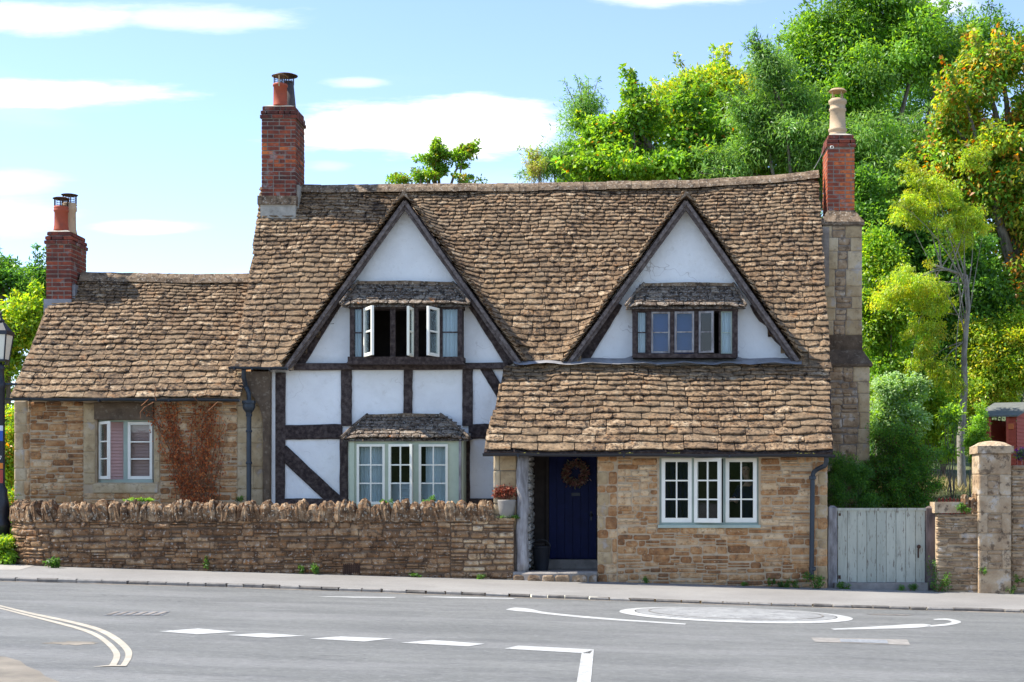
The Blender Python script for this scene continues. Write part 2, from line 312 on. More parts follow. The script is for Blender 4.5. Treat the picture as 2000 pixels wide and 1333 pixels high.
def leaf_mat(name, trans=.5, rough=.42):
    m = bpy.data.materials.new(name); m.use_nodes = True; t = m.node_tree; t.nodes.clear(); L = t.links.new
    o = t.nodes.new('ShaderNodeOutputMaterial'); mx = t.nodes.new('ShaderNodeMixShader'); b = t.nodes.new('ShaderNodeBsdfPrincipled'); tr = t.nodes.new('ShaderNodeBsdfTranslucent')
    at = t.nodes.new('ShaderNodeAttribute'); at.attribute_name = 'col'
    b.inputs['Roughness'].default_value = rough; b.inputs['Specular IOR Level'].default_value = .4
    hs = t.nodes.new('ShaderNodeHueSaturation'); hs.inputs['Hue'].default_value = .485; hs.inputs['Saturation'].default_value = 1.1; hs.inputs['Value'].default_value = 1.5
    L(at.outputs['Color'], b.inputs['Base Color']); L(at.outputs['Color'], hs.inputs['Color']); L(hs.outputs[0], tr.inputs[0])
    mx.inputs[0].default_value = trans; L(b.outputs[0], mx.inputs[1]); L(tr.outputs[0], mx.inputs[2]); L(mx.outputs[0], o.inputs[0]); return m
M['leaf'] = leaf_mat('leaf'); M['dry_leaf'] = leaf_mat('dry_leaf', .2, .8)

# ------------------------------------------------------------------ the ground, pavement, kerb, road and its markings
def cl(x, a, b): return max(a, min(b, x))
def gx(X): return -.0285*cl(X, -30, 30)
def kerbY(X): return float(np.interp(X, (-60, -12, -6, -1.8, 1.7, 6.2, 60), (24.0, 24.2, 24.32, 23.88, 23.56, 23.62, 24.2)))
def zp(X, Y): return .07+gx(X)-.02*(26.9-Y)                       # pavement
def zr(X, Y=0): return -.035+gx(X)                                # road
def zt(X, Y):                                                      # garden behind the walls
    base = .07+gx(X)
    k = cl((Y-28.6)/5.5, 0, 1); rise = 1.75*k*k*(3-2*k)+max(0, Y-34)*.085
    side = cl((X-3.0)/2.2, 0, 1)
    left = cl((-11.6-X)/2, 0, 1)
    return base+rise*max(side, left*.35)+(.15*math.sin(X*.7)*math.sin(Y*.5) if Y > 31 else 0)+max(0, Y-60)*.02
def sheet(name, xs, ys, zf, mat, smooth=True, parent=None):
    m = MB(); vs = [(x, y, zf(x, y)) for y in ys for x in xs]; w = len(xs)
    fs = [(j*w+i, j*w+i+1, (j+1)*w+i+1, (j+1)*w+i) for j in range(len(ys)-1) for i in range(w-1)]
    m.add(vs, fs); return m.build(name, mat, parent, smooth)
XS = [-400, -200, -100, -60]+[x*.75 for x in range(-53, 54)]+[60, 100, 200, 400]
ter = sheet('ground', XS, [27.3, 27.6, 28, 28.6, 29.3, 30, 30.8, 31.6, 32.5, 33.5, 34.5, 36, 38, 40, 44, 50, 60, 80, 120, 250, 900], zt, M['soil']); tag(ter, kind='structure')
road = MB(); ks = XS; rows = [-900, -60, -10, 5, 12, 16, 20]
vs = [(x, y, zr(x)) for y in rows for x in ks]+[(x, kerbY(x)+.06, zr(x)) for x in ks]; w = len(ks)
road.add(vs, [(j*w+i, j*w+i+1, (j+1)*w+i+1, (j+1)*w+i) for j in range(len(rows)) for i in range(w-1)])
road = road.build('road', M['road'], smooth=True); tag(road, kind='structure')
pav = MB(); cols = [0, .3, .6, 1.0]
vs = [(x, kerbY(x)+.12+(27.75-kerbY(x)-.12)*c, zp(x, kerbY(x)+.12+(27.75-kerbY(x)-.12)*c)) for c in cols for x in ks]
pav.add(vs, [(j*w+i, j*w+i+1, (j+1)*w+i+1, (j+1)*w+i) for j in range(len(cols)-1) for i in range(w-1)])
pav = pav.build('pavement', M['pavement'], smooth=True); tag(pav, kind='structure')
kerb = MB()
vs = [(x, kerbY(x)+d, zr(x)+z) for d, z in ((.02, -.2), (.02, .0), (.16, .0), (.16, -.2)) for x in ks]
kerb.add(vs, [(j*w+i, j*w+i+1, (j+1)*w+i+1, (j+1)*w+i) for j in range(3) for i in range(w-1)])
kerb = kerb.build('kerb', M['mortar_dark']); tag(kerb, kind='structure')
kp = Pieces(kerb, 'kerb_stone', M['sett'])
x = -13.2
while x < 9.5:
    L = uni(.26, .42); d = uni(-.006, .006); h = uni(-.006, .008)
    y0, y1 = kerbY(x+.01), kerbY(x+L-.01); top = lambda X: zp(X, kerbY(X)+.1)+.006+h
    a, b = x+.008, x+L-.008; j = lambda s=.014: uni(-s, s)
    vs = [(a+j(), y0+d+j(.005), zr(a)-.05), (b+j(), y1+d+j(.005), zr(b)-.05), (b+j(), y1+d+j(.005), top(b)-.018+j(.004)), (a+j(), y0+d+j(.005), top(a)-.018+j(.004)),
          (a+.012, y0+d+.02, top(a)), (b-.012, y1+d+.02, top(b)), (b-.006, y1+.125, top(b)-.003), (a+.006, y0+.125, top(a)-.003), (b-.004, y1+.14, zr(b)-.05), (a+.004, y0+.14, zr(a)-.05)]
    kp.add(kerb, vs, [(0, 1, 2, 3), (3, 2, 5, 4), (4, 5, 6, 7), (7, 6, 8, 9), (0, 3, 4, 7, 9), (1, 8, 6, 5, 2)], rnd()); x += L
kp.flush()

added_hill = sheet('added_hill', [-500, -300, -200, -140, -100, -70, -45, -20, 0, 20, 45, 70, 100, 140, 200, 300, 500], [-900, -200, -120, -90, -70, -58, -50], lambda x, y: -.5+gx(x)+(8.0+1.4*math.sin(x*.045)+.7*math.sin(x*.13+1))*cl((-50-y)/22, 0, 1)**.7, M['added_hill_green']); tag(added_hill, kind='structure')  # added unseen ridge behind the camera, darkens the reflections in the windows
def on_road(px, py, up=0.0):
    a, b = (px-CX)/F, (py-HY)/F
    Y = (EYE+.035)/(b-.0285*a); return Vector((a*Y, Y, zr(a*Y)+up))
def marking(name, polys, mat='paint', up=.004, parent=None):
    m = MB()
    for pts in polys:
        q = [on_road(px, py, up) for px, py in pts]
        m.add(q, [tuple(range(len(q)))], rnd())
    return on_face(m.build(name, M[mat], parent or road), 1)
def ribbon(up, lo): return [[up[i], up[i+1], lo[i+1], lo[i]] for i in range(len(up)-1)]
def dens(pts, n=5):
    o = []
    for i in range(len(pts)-1):
        p0, p1, p2, p3 = pts[max(i-1, 0)], pts[i], pts[i+1], pts[min(i+2, len(pts)-1)]
        for k in range(n):
            t = k/n; o.append(tuple(.5*((2*p1[c])+(-p0[c]+p2[c])*t+(2*p0[c]-5*p1[c]+4*p2[c]-p3[c])*t*t+(-p0[c]+3*p1[c]-3*p2[c]+p3[c])*t**3) for c in (0, 1)))
    return o+[pts[-1]]
zq = lambda L: dens([(a/2, 1080+b/2) for a, b in L])
marking('double_line', ribbon(zq([(-60, 196), (0, 206), (110, 232), (300, 272), (400, 300), (470, 338), (512, 380), (514, 410), (495, 442)]),
                              zq([(-60, 202), (0, 211), (104, 238), (297, 281), (390, 311), (452, 350), (486, 385), (488, 412), (470, 442)])), 'cream_paint_line')
marking('double_line', ribbon(zq([(-60, 205), (0, 215), (100, 240), (290, 287), (375, 315), (432, 352), (466, 390), (468, 414), (453, 443)]),
                              zq([(-60, 210), (0, 220), (95, 245), (285, 295), (366, 325), (415, 360), (441, 392), (441, 416), (424, 444)])), 'cream_paint_line')
marking('line_end', [[(180, 1304), (215, 1300.5), (248, 1301), (246, 1302.5), (214, 1303)]], 'cream_paint_line', .007)
for d in ([(310, 1234), (388, 1228.5), (462, 1235), (385, 1240)], [(443, 1241.5), (512, 1237.5), (597, 1243), (522, 1246.5)], [(605, 1248.5), (665, 1244), (768, 1248), (712, 1254)], [(782, 1256.5), (846, 1251), (947, 1258.5), (915, 1263.5)]):
    marking('give_way_dash', [d])
marking('corner_line', [[(985, 1268), (1012, 1262), (1160, 1269.5), (1152, 1277.5)], [(1160, 1269.5), (1146, 1420), (1112, 1420), (1136, 1277)]])
for d in ([(620, 1166.2), (640, 1165.6), (775, 1167), (770, 1168.6), (690, 1168.2)], [(822, 1166.4), (850, 1166), (1010, 1169), (1000, 1170.6), (880, 1168.6)]):
    marking('lane_dash', [d])
marking('swoosh_marking', ribbon(dens([(988, 1191), (1008, 1187.5), (1038, 1190.5), (1070, 1197), (1180, 1207.5), (1340, 1219)]), dens([(990, 1192), (1010, 1194.5), (1040, 1197), (1072, 1201), (1180, 1211), (1338, 1221)])))
marking('swoosh_marking', ribbon(dens([(1622, 1229), (1700, 1225), (1790, 1219.5), (1818, 1221)]), dens([(1630, 1231), (1700, 1229.5), (1780, 1227.5), (1815, 1224.5)]))+
        ribbon(dens([(1822, 1210), (1850, 1209), (1872, 1213), (1876, 1217), (1855, 1222), (1818, 1225)]), dens([(1826, 1212), (1848, 1212), (1858, 1214.5), (1856, 1217), (1840, 1220), (1810, 1222.5)])))
cA = on_road(1437, 1201.5); hx = abs(on_road(1660, 1203).x-on_road(1215, 1196).x)/2; hy = (on_road(1437, 1187.5).y-on_road(1437, 1216).y)/2
def annulus(name, r0, r1, mat, up):
    m = MB(); n = 64; rr = [r0, (r0+r1)/2, r1]; vs = []
    for r in rr:
        for k in range(n):
            t = 2*math.pi*k/n; p = Vector((cA.x+hx*r*math.cos(t), cA.y+hy*r*math.sin(t), 0)); p.z = zr(p.x)+up+.05*(1-r*r); vs.append(p)
    m.add(vs, [(i*n+k, i*n+(k+1) % n, (i+1)*n+(k+1) % n, (i+1)*n+k) for i in range(2) for k in range(n)]); return on_face(m.build(name, M[mat], road, True), 1)
M['worn_paint'] = surf('worn_paint', [(0, (.235, .233, .225)), (1, (.33, .327, .312))], tone=0, ns=2.5, nw=1, spots=((4, .55, .64, (.40, .40, .38), .6), (9, .55, .63, (.14, .14, .14), .6), (50, .56, .64, (.14, .14, .14), .5)), rough=.8)
annulus('roundabout_disc', .02, .86, 'worn_paint', .005); annulus('roundabout_ring', .87, 1.0, 'paint', .005); annulus('roundabout_ring', .74, .755, 'sett', .008)
m = marking('access_cover', [[(200, 1203.5), (224, 1195.5), (332, 1195), (316, 1203)]], 'cover')
for i in range(6):
    u = lambda t, y: (200+(24 if y < 1200 else 0)*0+t*112+(.5-0)*0+(24*(1203.5-y)/8), y)
    marking('cover_bar', [[u((i+.18)/6, 1202.6), u((i+.18)/6, 1196.4), u((i+.72)/6, 1196.2), u((i+.72)/6, 1202.4)]], 'step', .010, m)
marking('access_cover', [[(1584, 1246), (1592, 1254.5), (1778, 1261), (1772, 1250)]], 'sett')
marking('cover_plate', [[(1640, 1249.5), (1642, 1255.2), (1735, 1258.4), (1732, 1251.5)]], 'cover', .008)
marking('road_scar', [[(1690, 1200), (1720, 1199.5), (1785, 1201.5), (1770, 1203), (1710, 1202)]], 'sett')
def blotch(name, c, rx, ry, n, mat, up=.003, jit=.35):
    pts = []
    for k in range(n):
        t = 2*math.pi*k/n; q = 1+uni(-jit, jit); pts.append((c[0]+rx*q*math.cos(t), c[1]+ry*q*math.sin(t)))
    return marking(name, [pts], mat, up)
blotch('sand_patch', (140, 1257), 46, 3.2, 26, 'dust', .0025)
marking('sandy_verge', [[(-200, 1276), (-40, 1278), (12, 1284), (40, 1292), (52, 1302), (78, 1312), (88, 1322), (120, 1334), (150, 1352), (170, 1390), (-200, 1390)]], 'dust', .003)
edge = MB()
ex = np.arange(-13, 9.5, .25)
for i in range(len(ex)-1):
    a, b = ex[i], ex[i+1]; wa = .10+.05*math.sin(i*.7)+uni(-.02, .02)
    edge.add([(a, kerbY(a)-wa, zr(a)+.003), (b, kerbY(b)-wa, zr(b)+.003), (b, kerbY(b)+.03, zr(b)+.003), (a, kerbY(a)+.03, zr(a)+.003)], [(0, 1, 2, 3)])
edge.build('gutter_edge', M['grit'], road)
def on_pav(px, py, up=.004):
    a, b = (px-CX)/F, (py-HY)/F; Y = (EYE-.07+.538)/(b-.0285*a+.02); return Vector((a*Y, Y, zp(a*Y, Y)+up))
m = MB(); q = [on_pav(*p) for p in ((-120, 1098), (72, 1104.5), (38, 1114), (-120, 1113))]; m.add(q, [(0, 1, 2, 3)]); on_face(m.build('paving_slab', M['slab'], pav), 1)

# ------------------------------------------------------------------ builders for stones, tiles, beams
def stone_piece(u0, u1, v0, v1, tf, depth=.06, bulge=.02, gap=.008, rough=.18):
    """an irregular rounded block; tf(u, v, out) gives the point on the wall"""
    w, h = u1-u0-gap, v1-v0-gap; cu, cv = (u0+u1)/2, (v0+v1)/2; c = min(w, h, .11)
    k = [uni(.12, .36)*c*(1 if rough > .16 else .4) for _ in range(8)]; j = lambda: uni(-rough, rough)*c*.35
    o = [(-w/2+k[0], -h/2+j()*.4), (w/2-k[1], -h/2+j()*.4), (w/2+j()*.4, -h/2+k[2]), (w/2+j()*.4, h/2-k[3]), (w/2-k[4], h/2+j()*.4), (-w/2+k[5], h/2+j()*.4), (-w/2+j()*.4, h/2-k[6]), (-w/2+j()*.4, -h/2+k[7])]
    iw = min(.022, c*.2); vs = []
    for a, b in o: vs.append(tf(cu+a, cv+b, -depth))
    for a, b in o: vs.append(tf(cu+a, cv+b, -.004+uni(-.004, .004)))
    for a, b in o: vs.append(tf(cu+a*(1-2*iw/w), cv+b*(1-2*iw/h), bulge*uni(.4, 1)))
    vs.append(tf(cu+uni(-.2, .2)*w, cv+uni(-.2, .2)*h, bulge*uni(.5, 1.5)))
    fs = [(r*8+i, r*8+(i+1) % 8, (r+1)*8+(i+1) % 8, (r+1)*8+i) for r in range(2) for i in range(8)]+[(16+i, 16+(i+1) % 8, 24) for i in range(8)]
    return vs, fs
def rubble(pc, parent, u0, u1, vb, vt, tf, holes=(), hr=(.06, .15), wr=(.12, .42), bulge=.02, gap=.012, split=.2, tones=(0, 1), cut=None, edge_w=0, depth=.06):
    """coursed rubble between u0 and u1; vb(u) and vt(u) bound it below and above"""
    f = (lambda c: (lambda u: c)) ; vb = f(vb) if not callable(vb) else vb; vt = f(vt) if not callable(vt) else vt
    lo = min(vb(u0), vb(u1)); hi = max(vt(u0), vt(u1), vt((u0+u1)/2)); marks = sorted({h for q in holes for h in q[2:4]}|{hi})
    v = lo; ph = uni(0, 6)
    while v < hi-.02:
        h = uni(*hr); nx = [q for q in marks if q > v+.02]
        if nx and v+h > nx[0]-.035: h = nx[0]-v
        h = min(h, hr[1]*1.5); v1 = v+h
        seg = [(u0, u1)]
        for a, b, c, d in holes:
            if v1 > c+.01 and v < d-.01:
                seg = [(p, r) for s in seg for p, r in ((s[0], min(s[1], a)), (max(s[0], b), s[1])) if r-p > .03]
        for a, b in seg:
            u = a
            while u < b-.01:
                wd = uni(*wr)*(.75+.5*(h-hr[0])/(hr[1]-hr[0]+1e-6))
                if b-u-wd < wr[0]*.8: wd = b-u
                wd = min(wd, b-u); uc = u+wd/2
                w_ = .016*math.sin(uc*3.1+v*9+ph)+.008*math.sin(uc*8.3-v*5)
                a0, a1 = max(v+w_+uni(-.010, .012), vb(uc)-.1), min(v1+w_+uni(-.012, .010), vt(uc))
                if a1-a0 > .025 and not (cut and cut(uc, (a0+a1)/2)):
                    parts = [(a0, a1)]
                    if rnd() < split and a1-a0 > .085: mid = a0+(a1-a0)*uni(.38, .62); parts = [(a0, mid), (mid, a1)]
                    for b0, b1 in parts:
                        vs, fs = stone_piece(u, u+wd, b0, b1, tf, bulge=bulge*uni(.5, 1.3), gap=gap, depth=depth); pc.add(parent, vs, fs, tones(uc, b0) if callable(tones) else uni(*tones))
                u += wd
        v = v1
def wall_cols(m, x0, x1, zb, zt_, y0, y1, holes=(), breaks=(), tone=.5):
    """a slab wall with openings, as columns between the cut lines"""
    xs = sorted({x0, x1, *breaks, *[h[0] for h in holes], *[h[1] for h in holes]}); xs = [x for x in xs if x0 <= x <= x1]
    zb = zb if callable(zb) else (lambda x, c=zb: c); ztf = zt_ if callable(zt_) else (lambda x: zt_)
    e = 1e-5
    for a, b in zip(xs[:-1], xs[1:]):
        cuts = sorted([(h[2], h[3]) for h in holes if h[0] < (a+b)/2 < h[1]])
        lo = (zb(a+e), zb(b-e))
        for c, d in cuts+[(None, None)]:
            hi = (ztf(a+e), ztf(b-e)) if c is None else (c, c)
            if max(hi[0]-lo[0], hi[1]-lo[1]) > .001:
                vs = [(a, y0, lo[0]), (b, y0, lo[1]), (b, y0, max(hi[1], lo[1])), (a, y0, max(hi[0], lo[0])), (a, y1, lo[0]), (b, y1, lo[1]), (b, y1, max(hi[1], lo[1])), (a, y1, max(hi[0], lo[0]))]
                m.add(vs, [(0, 1, 2, 3), (7, 6, 5, 4), (0, 3, 7, 4), (1, 5, 6, 2), (3, 2, 6, 7), (0, 4, 5, 1)], tone)
            if c is not None: lo = (d, d)
    return m
def beam(m, p, q, w, y0, y1, tone=.5, wob=.012, n=9):
    """a hewn timber from p to q (x, z) of width w, front at y0, back at y1"""
    p, q = Vector(p), Vector(q); d = (q-p).normalized(); s = Vector((-d.y, d.x)); L = []; Rr = []
    for i in range(n):
        t = i/(n-1); c = p+(q-p)*t; a = w/2+uni(-wob, wob); b = w/2+uni(-wob, wob)
        L.append(c+s*a); Rr.append(c-s*b)
    vs = []
    for A, B in zip(L, Rr):
        e = uni(-.006, .006)
        vs += [(A.x, y1, A.y), (A.x, y0+.012, A.y), ((A*.9+B*.1).x, y0+e, (A*.9+B*.1).y), ((A*.1+B*.9).x, y0+e, (A*.1+B*.9).y), (B.x, y0+.012, B.y), (B.x, y1, B.y)]
    fs = [(i*6+k, i*6+(k+1) % 6, (i+1)*6+(k+1) % 6, (i+1)*6+k) for i in range(n-1) for k in range(6)]+[(5, 4, 3, 2, 1, 0), tuple((n-1)*6+k for k in range(6))]
    m.add(vs, fs, tone); return m
def beam_px(parent, a, b, wpx, Y, th=.06, name='timber', tone=None, wob=.006, mat='timber', depth=None):
    m = MB(); beam(m, (X_(a[0], Y), Z_(a[1], Y)), (X_(b[0], Y), Z_(b[1], Y)), wpx/F*Y, Y, Y+(depth or th), tone if tone is not None else rnd(), wob)
    return on_face(m.build(name, M[mat], parent), 1)
def tile_piece(P, X0, X1, s0, L, t, lift, jit=.012):
    """a stone slate: P(X, s, n) with s up the slope and n off it; the lower edge stands proud"""
    n = 5; vs = []; jl = [uni(-jit, jit) for _ in range(n)]; jn = [uni(-.2, .2)*t for _ in range(n)]; rot = uni(-.012, .012)
    for i in range(n):
        u = i/(n-1); X = X0+(X1-X0)*u; r = rot*(u-.5)*2; e = .35*t if i in (0, n-1) else 0; cor = .018 if i in (0, n-1) else 0
        vs += [P(X, s0+jl[i]+r+cor+.006, lift-t*.75), P(X, s0+jl[i]+r+cor, lift+t*.05+jn[i]-e*.6), P(X, s0+jl[i]+r+.016+cor, lift+t*.25+jn[i]-e), P(X, s0+L*.55, lift*.32+t*.32+jn[i]*.5-e*.5), P(X, s0+L, .003)]
    fs = [(i*5+k, (i+1)*5+k, (i+1)*5+k+1, i*5+k+1) for i in range(n-1) for k in range(4)]+[(0, 1, 2, 3, 4), (20, 24, 23, 22, 21)]
    return vs, fs
def slates(pc, parent, P, xl, xr, S, e0, e1, w0, w1, t0=.03, keep=None, front=True, tones=(0, 1), s_start=0.0):
    """diminishing courses: exposure e0 at the eave to e1 at the ridge"""
    s = s_start; k = 0
    while s < S-.03:
        f = cl(s/S, 0, 1); e = e0+(e1-e0)*f; wa = w0+(w1-w0)*f; a, b = xl(s), xr(s); x = a+uni(-.03, .03)-(wa*.5 if k % 2 else 0)
        while x < b:
            w = wa*uni(.6, 1.5); x1 = x+w
            if b-x1 < wa*.4: x1 = b+uni(-.02, .02)
            A, B = max(x, a+uni(-.02, .015)), x1
            if B-A > .06 and (keep is None or keep((A+B)/2, s)):
                vs, fs = tile_piece(P, A+.008, B-.008, s+uni(-.012, .012), min(e*1.75, S-s+.05), t0*uni(.75, 1.3), t0*uni(1.15, 1.6))
                pc.add(parent, vs, fs, uni(*tones), front)
            x = x1
        s += e; k += 1
def casement(win, x0, x1, z0, z1, Y, nx, ny, fw, bw, mat, hinge=None, ang=0, th=.045, glass=True, bottom=1.0, pane_mat=None, name='casement'):
    """sash with glazing bars, swung out about its hinge side by ang degrees"""
    xh = x0 if hinge == 'l' else x1; sg = -1 if hinge == 'l' else 1; a = R(ang)*sg if hinge else 0
    c_, s_ = math.cos(a), math.sin(a)
    def tf(p):
        dx, dy = p.x-xh, p.y-Y; return Vector((xh+dx*c_-dy*s_, Y+dx*s_+dy*c_, p.z))
    m = MB(); fb = fw*bottom
    m.box(x0, x0+fw, Y, Y+th, z0, z1, .5, tf); m.box(x1-fw, x1, Y, Y+th, z0, z1, .5, tf)
    m.box(x0+fw, x1-fw, Y+.002, Y+th-.002, z0, z0+fb, .5, tf); m.box(x0+fw, x1-fw, Y+.002, Y+th-.002, z1-fw, z1, .5, tf)
    ix0, ix1, iz0, iz1 = x0+fw, x1-fw, z0+fb, z1-fw
    for i in range(1, nx):
        x = ix0+(ix1-ix0)*i/nx; m.box(x-bw/2, x+bw/2, Y+.006, Y+th-.006, iz0, iz1, .5, tf)
    for j in range(1, ny):
        z = iz0+(iz1-iz0)*j/ny; m.box(ix0, ix1, Y+.009, Y+th-.009, z-bw/2, z+bw/2, .5, tf)
    o = m.build(name, M[mat], win)
    if glass:
        for i in range(nx):
            for j in range(ny):
                a0 = ix0+(ix1-ix0)*i/nx+(bw/2 if i else 0); a1 = ix0+(ix1-ix0)*(i+1)/nx-(bw/2 if i < nx-1 else 0)
                b0 = iz0+(iz1-iz0)*j/ny+(bw/2 if j else 0); b1 = iz0+(iz1-iz0)*(j+1)/ny-(bw/2 if j < ny-1 else 0)
                q = MB(); q.box(a0, a1, Y+th*.45, Y+th*.45+.004, b0, b1, .5, tf); q.build('pane', pane_mat or M['glass'], win)
    return o
def curtain(win, x0, x1, z0, z1, Y, n=10, mat='curtain', amp=.025, name='curtain'):
    m = MB(); vs = []
    for i in range(n*4+1):
        x = x0+(x1-x0)*i/(n*4); y = Y+amp*math.sin(i*math.pi/2+.4)+uni(-.004, .004); vs += [(x, y, z0), (x, y, z1), (x, y+.006, z0), (x, y+.006, z1)]
    m.add(vs, [f for i in range(n*4) for f in ((i*4, (i+1)*4, (i+1)*4+1, i*4+1), (i*4+3, (i+1)*4+3, (i+1)*4+2, i*4+2))]); return m.build(name, M[mat], win, True)
def blind(win, x0, x1, z0, z1, Y, pitch=.05, mat='blind'):
    z = z0
    m = MB()
    while z < z1-pitch*.5:
        m.add([(x0, Y, z), (x1, Y, z), (x1, Y+.028, z+pitch*1.02), (x0, Y+.028, z+pitch*1.02), (x0, Y+.003, z-.002), (x1, Y+.003, z-.002)], [(0, 1, 2, 3), (4, 5, 1, 0)], rnd()); z += pitch
    return m.build('blind', M[mat], win)

# ================================================================== THE COTTAGE
cot = thing('cottage', (-2.0, 27.0, .1), 'half-timbered cottage with white gables, stone slate roofs and blue front door', 'cottage')
FY = 28.62                                          # plaster face
tp = Pieces(cot, 'roof_tile', M['tile']); st = Pieces(cot, 'stone', M['stone']); bp_ = Pieces(cot, 'brick', M['brick']); gst = Pieces(cot, 'stack_stone', M['grey_stone'], 120)
sst = Pieces(cot, 'step_stone', M['grey_stone'], 20)
hp = Pieces(cot, 'hood_tile', M['tile_dark'], 160)
# ---- plaster front with both gables
g0 = [(525, 716), (562, 712), (793, 388), (1015, 707), (1103, 707), (1340, 386), (1560, 700), (1622, 700)]
gX = [X_(a, FY) for a, b in g0]; gZ = [Z_(b, FY) for a, b in g0]
top_f = lambda x: float(np.interp(x, gX, gZ))
def hole(a, b, c, d, Y): return (X_(a, Y), X_(b, Y), Z_(d, Y), Z_(c, Y))
holes = [hole(692, 894, 602, 700, FY), hole(693, 895, 866, 1010, FY), hole(1244, 1430, 606, 696, FY), (X_(1073, 28.45), X_(1164, 28.45), .41, 2.62), (X_(1166, 27.0)+.36, 3.45, .3, 2.45)]
wl = MB(); wall_cols(wl, X_(525, FY), 3.72, -.2, top_f, FY, FY+.22, holes, gX)
plaster = wl.build('plaster_wall', M['plaster'], cot)
side = MB(); side.box(3.5, 3.72, FY, 33.4, -.3, 3.95); 
def gable_end(m, x0, x1, ya, za, yr, zr_, yb, zb):
    vs = [(x, y, z) for x in (x0, x1) for y, z in ((ya, za), (yb, zb), (yr, zr_))]
    m.add(vs, [(0, 2, 1), (3, 4, 5), (0, 1, 4, 3), (1, 2, 5, 4), (2, 0, 3, 5)])
gable_end(side, 3.5, 3.74, 28.6, 3.95, 31.0, 8.0, 33.4, 3.95)
side.box(-7.3, -7.08, 28.9, 33.4, -.3, 3.95); gable_end(side, -7.3, -7.08, 28.6, 3.95, 31.0, 7.75, 33.4, 3.95)
side.box(-7.3, 3.74, 33.2, 33.4, -.3, 3.95)
on_face(side.build('stone_wall', M['stone'], cot), 1)
fl = MB(); fl.box(-7.05, 3.48, 28.9, 33.15, 2.55, 2.7); fl.box(-7.05, 3.48, 28.9, 33.15, -.1, .3); fl.box(-1.9, 3.48, 29.9, 29.95, .32, 2.5); fl.box(-7.05, -1.95, 31.4, 31.45, .32, 2.5); fl.build('floor', M['inner'], cot)
ly = MB(); ly.box(-7.05, 3.4, 30.1, 30.15, 2.72, 6.1); ly.build('partition', M['inner'], cot)
# ---- timbers
T = lambda a, b, w, Y=28.57, **k: beam_px(cot, a, b, w, Y, **k)
T((546, 728), (544, 1010), 22); T((676, 723), (676, 832), 21); T((671, 856), (671, 1010), 16); T((797, 722), (796, 813), 17); T((913, 722), (913, 832), 20); T((909, 856), (909, 1010), 17)
T((556, 845), (668, 843), 29, 28.575); T((915, 843), (1000, 842), 29, 28.575); T((549, 880), (666, 990), 27, 28.572); T((946, 716), (990, 790), 20, 28.572)
T((534, 981), (985, 981), 14, 28.563, name='sill_beam')
T((556, 716.5), (992, 714.5), 13, 28.50, depth=.14, name='bressumer'); T((655, 585), (576, 712), 30, 28.555); T((922, 583), (1002, 709), 30, 28.555)
T((1204, 590), (1136, 702), 27, 28.55); T((1474, 590), (1556, 699), 25, 28.55, wob=.03)
# ---- main roof
ZR = lambda X: float(np.interp(X, (-7.5, -2, 1.3, 3.0, 3.95), (7.86, 7.90, 7.96, 8.06, 8.17)))
EZ, EY, RY = 3.98, 28.30, 31.0
DORM = [((790, 384), (553, 716), (1020, 708)), ((1340, 384), (1103, 711), (1563, 702))]
DW = [tuple((X_(a, 28.3), Z_(b, 28.3)) for a, b in d) for d in DORM]
def dz(X):
    z = -9
    for (ax, az), (lx, lz), (rx, rz) in DW:
        if X <= ax: q = az+(X-ax)*(az-lz)/(ax-lx)
        else: q = az+(X-ax)*(az-rz)/(ax-rx)
        if lx-.7 < X < rx+.7: z = max(z, q)
    return z
def PM(X, s, n):
    zr_ = ZR(X); S = math.hypot(RY-EY, zr_-EZ); t = s/S; ny, nz_ = -(zr_-EZ)/S, (RY-EY)/S
    z = EZ+(zr_-EZ)*t; d = z-dz(X)
    n += -.05*math.sin(math.pi*cl(t, 0, 1))+.025*math.sin(X*1.3+t*4)+.012*math.sin(X*4.1-t*7)
    if d < .6: q = 1-cl(d, -.1, .6)/.6; n += .20*q*q*cl(s/.7, 0, 1)
    return Vector((X, EY+(RY-EY)*t+ny*n, z+nz_*n))
keep = lambda X, s: EZ+(ZR(X)-EZ)*s/math.hypot(RY-EY, ZR(X)-EZ) > dz(X)+(.06 if s < .5 else -.08)
XL = lambda s: -7.34-.03*s; XR = lambda s: 3.80+.02*s
rb = MB()
nX, nS = 48, 16
for side_ in (0, 1):
    vs = []
    for j in range(nS+1):
        for i in range(nX+1):
            X = -7.38+(3.80+7.38)*i/nX; S = math.hypot(RY-EY, ZR(X)-EZ)
            if side_ == 0: vs.append(PM(X, S*j/nS, -.015))
            else: vs.append(Vector((X, RY+(33.6-RY)*j/nS, ZR(X)+(3.9-ZR(X))*j/nS)))
    fs = []
    for j in range(nS):
        for i in range(nX):
            c = vs[j*(nX+1)+i]; X = c.x+.1
            if side_ == 0 and c.z < dz(X)-.35: continue
            fs.append((j*(nX+1)+i, j*(nX+1)+i+1, (j+1)*(nX+1)+i+1, (j+1)*(nX+1)+i))
    rb.add(vs, fs)
rb.box(-7.42, -7.34, 28.3, 28.36, 3.90, 3.99)
roof = rb.build('roof', M['tile'], cot)
slates(tp, roof, PM, XL, XR, 4.75, .178, .080, .35, .20, .031, keep)
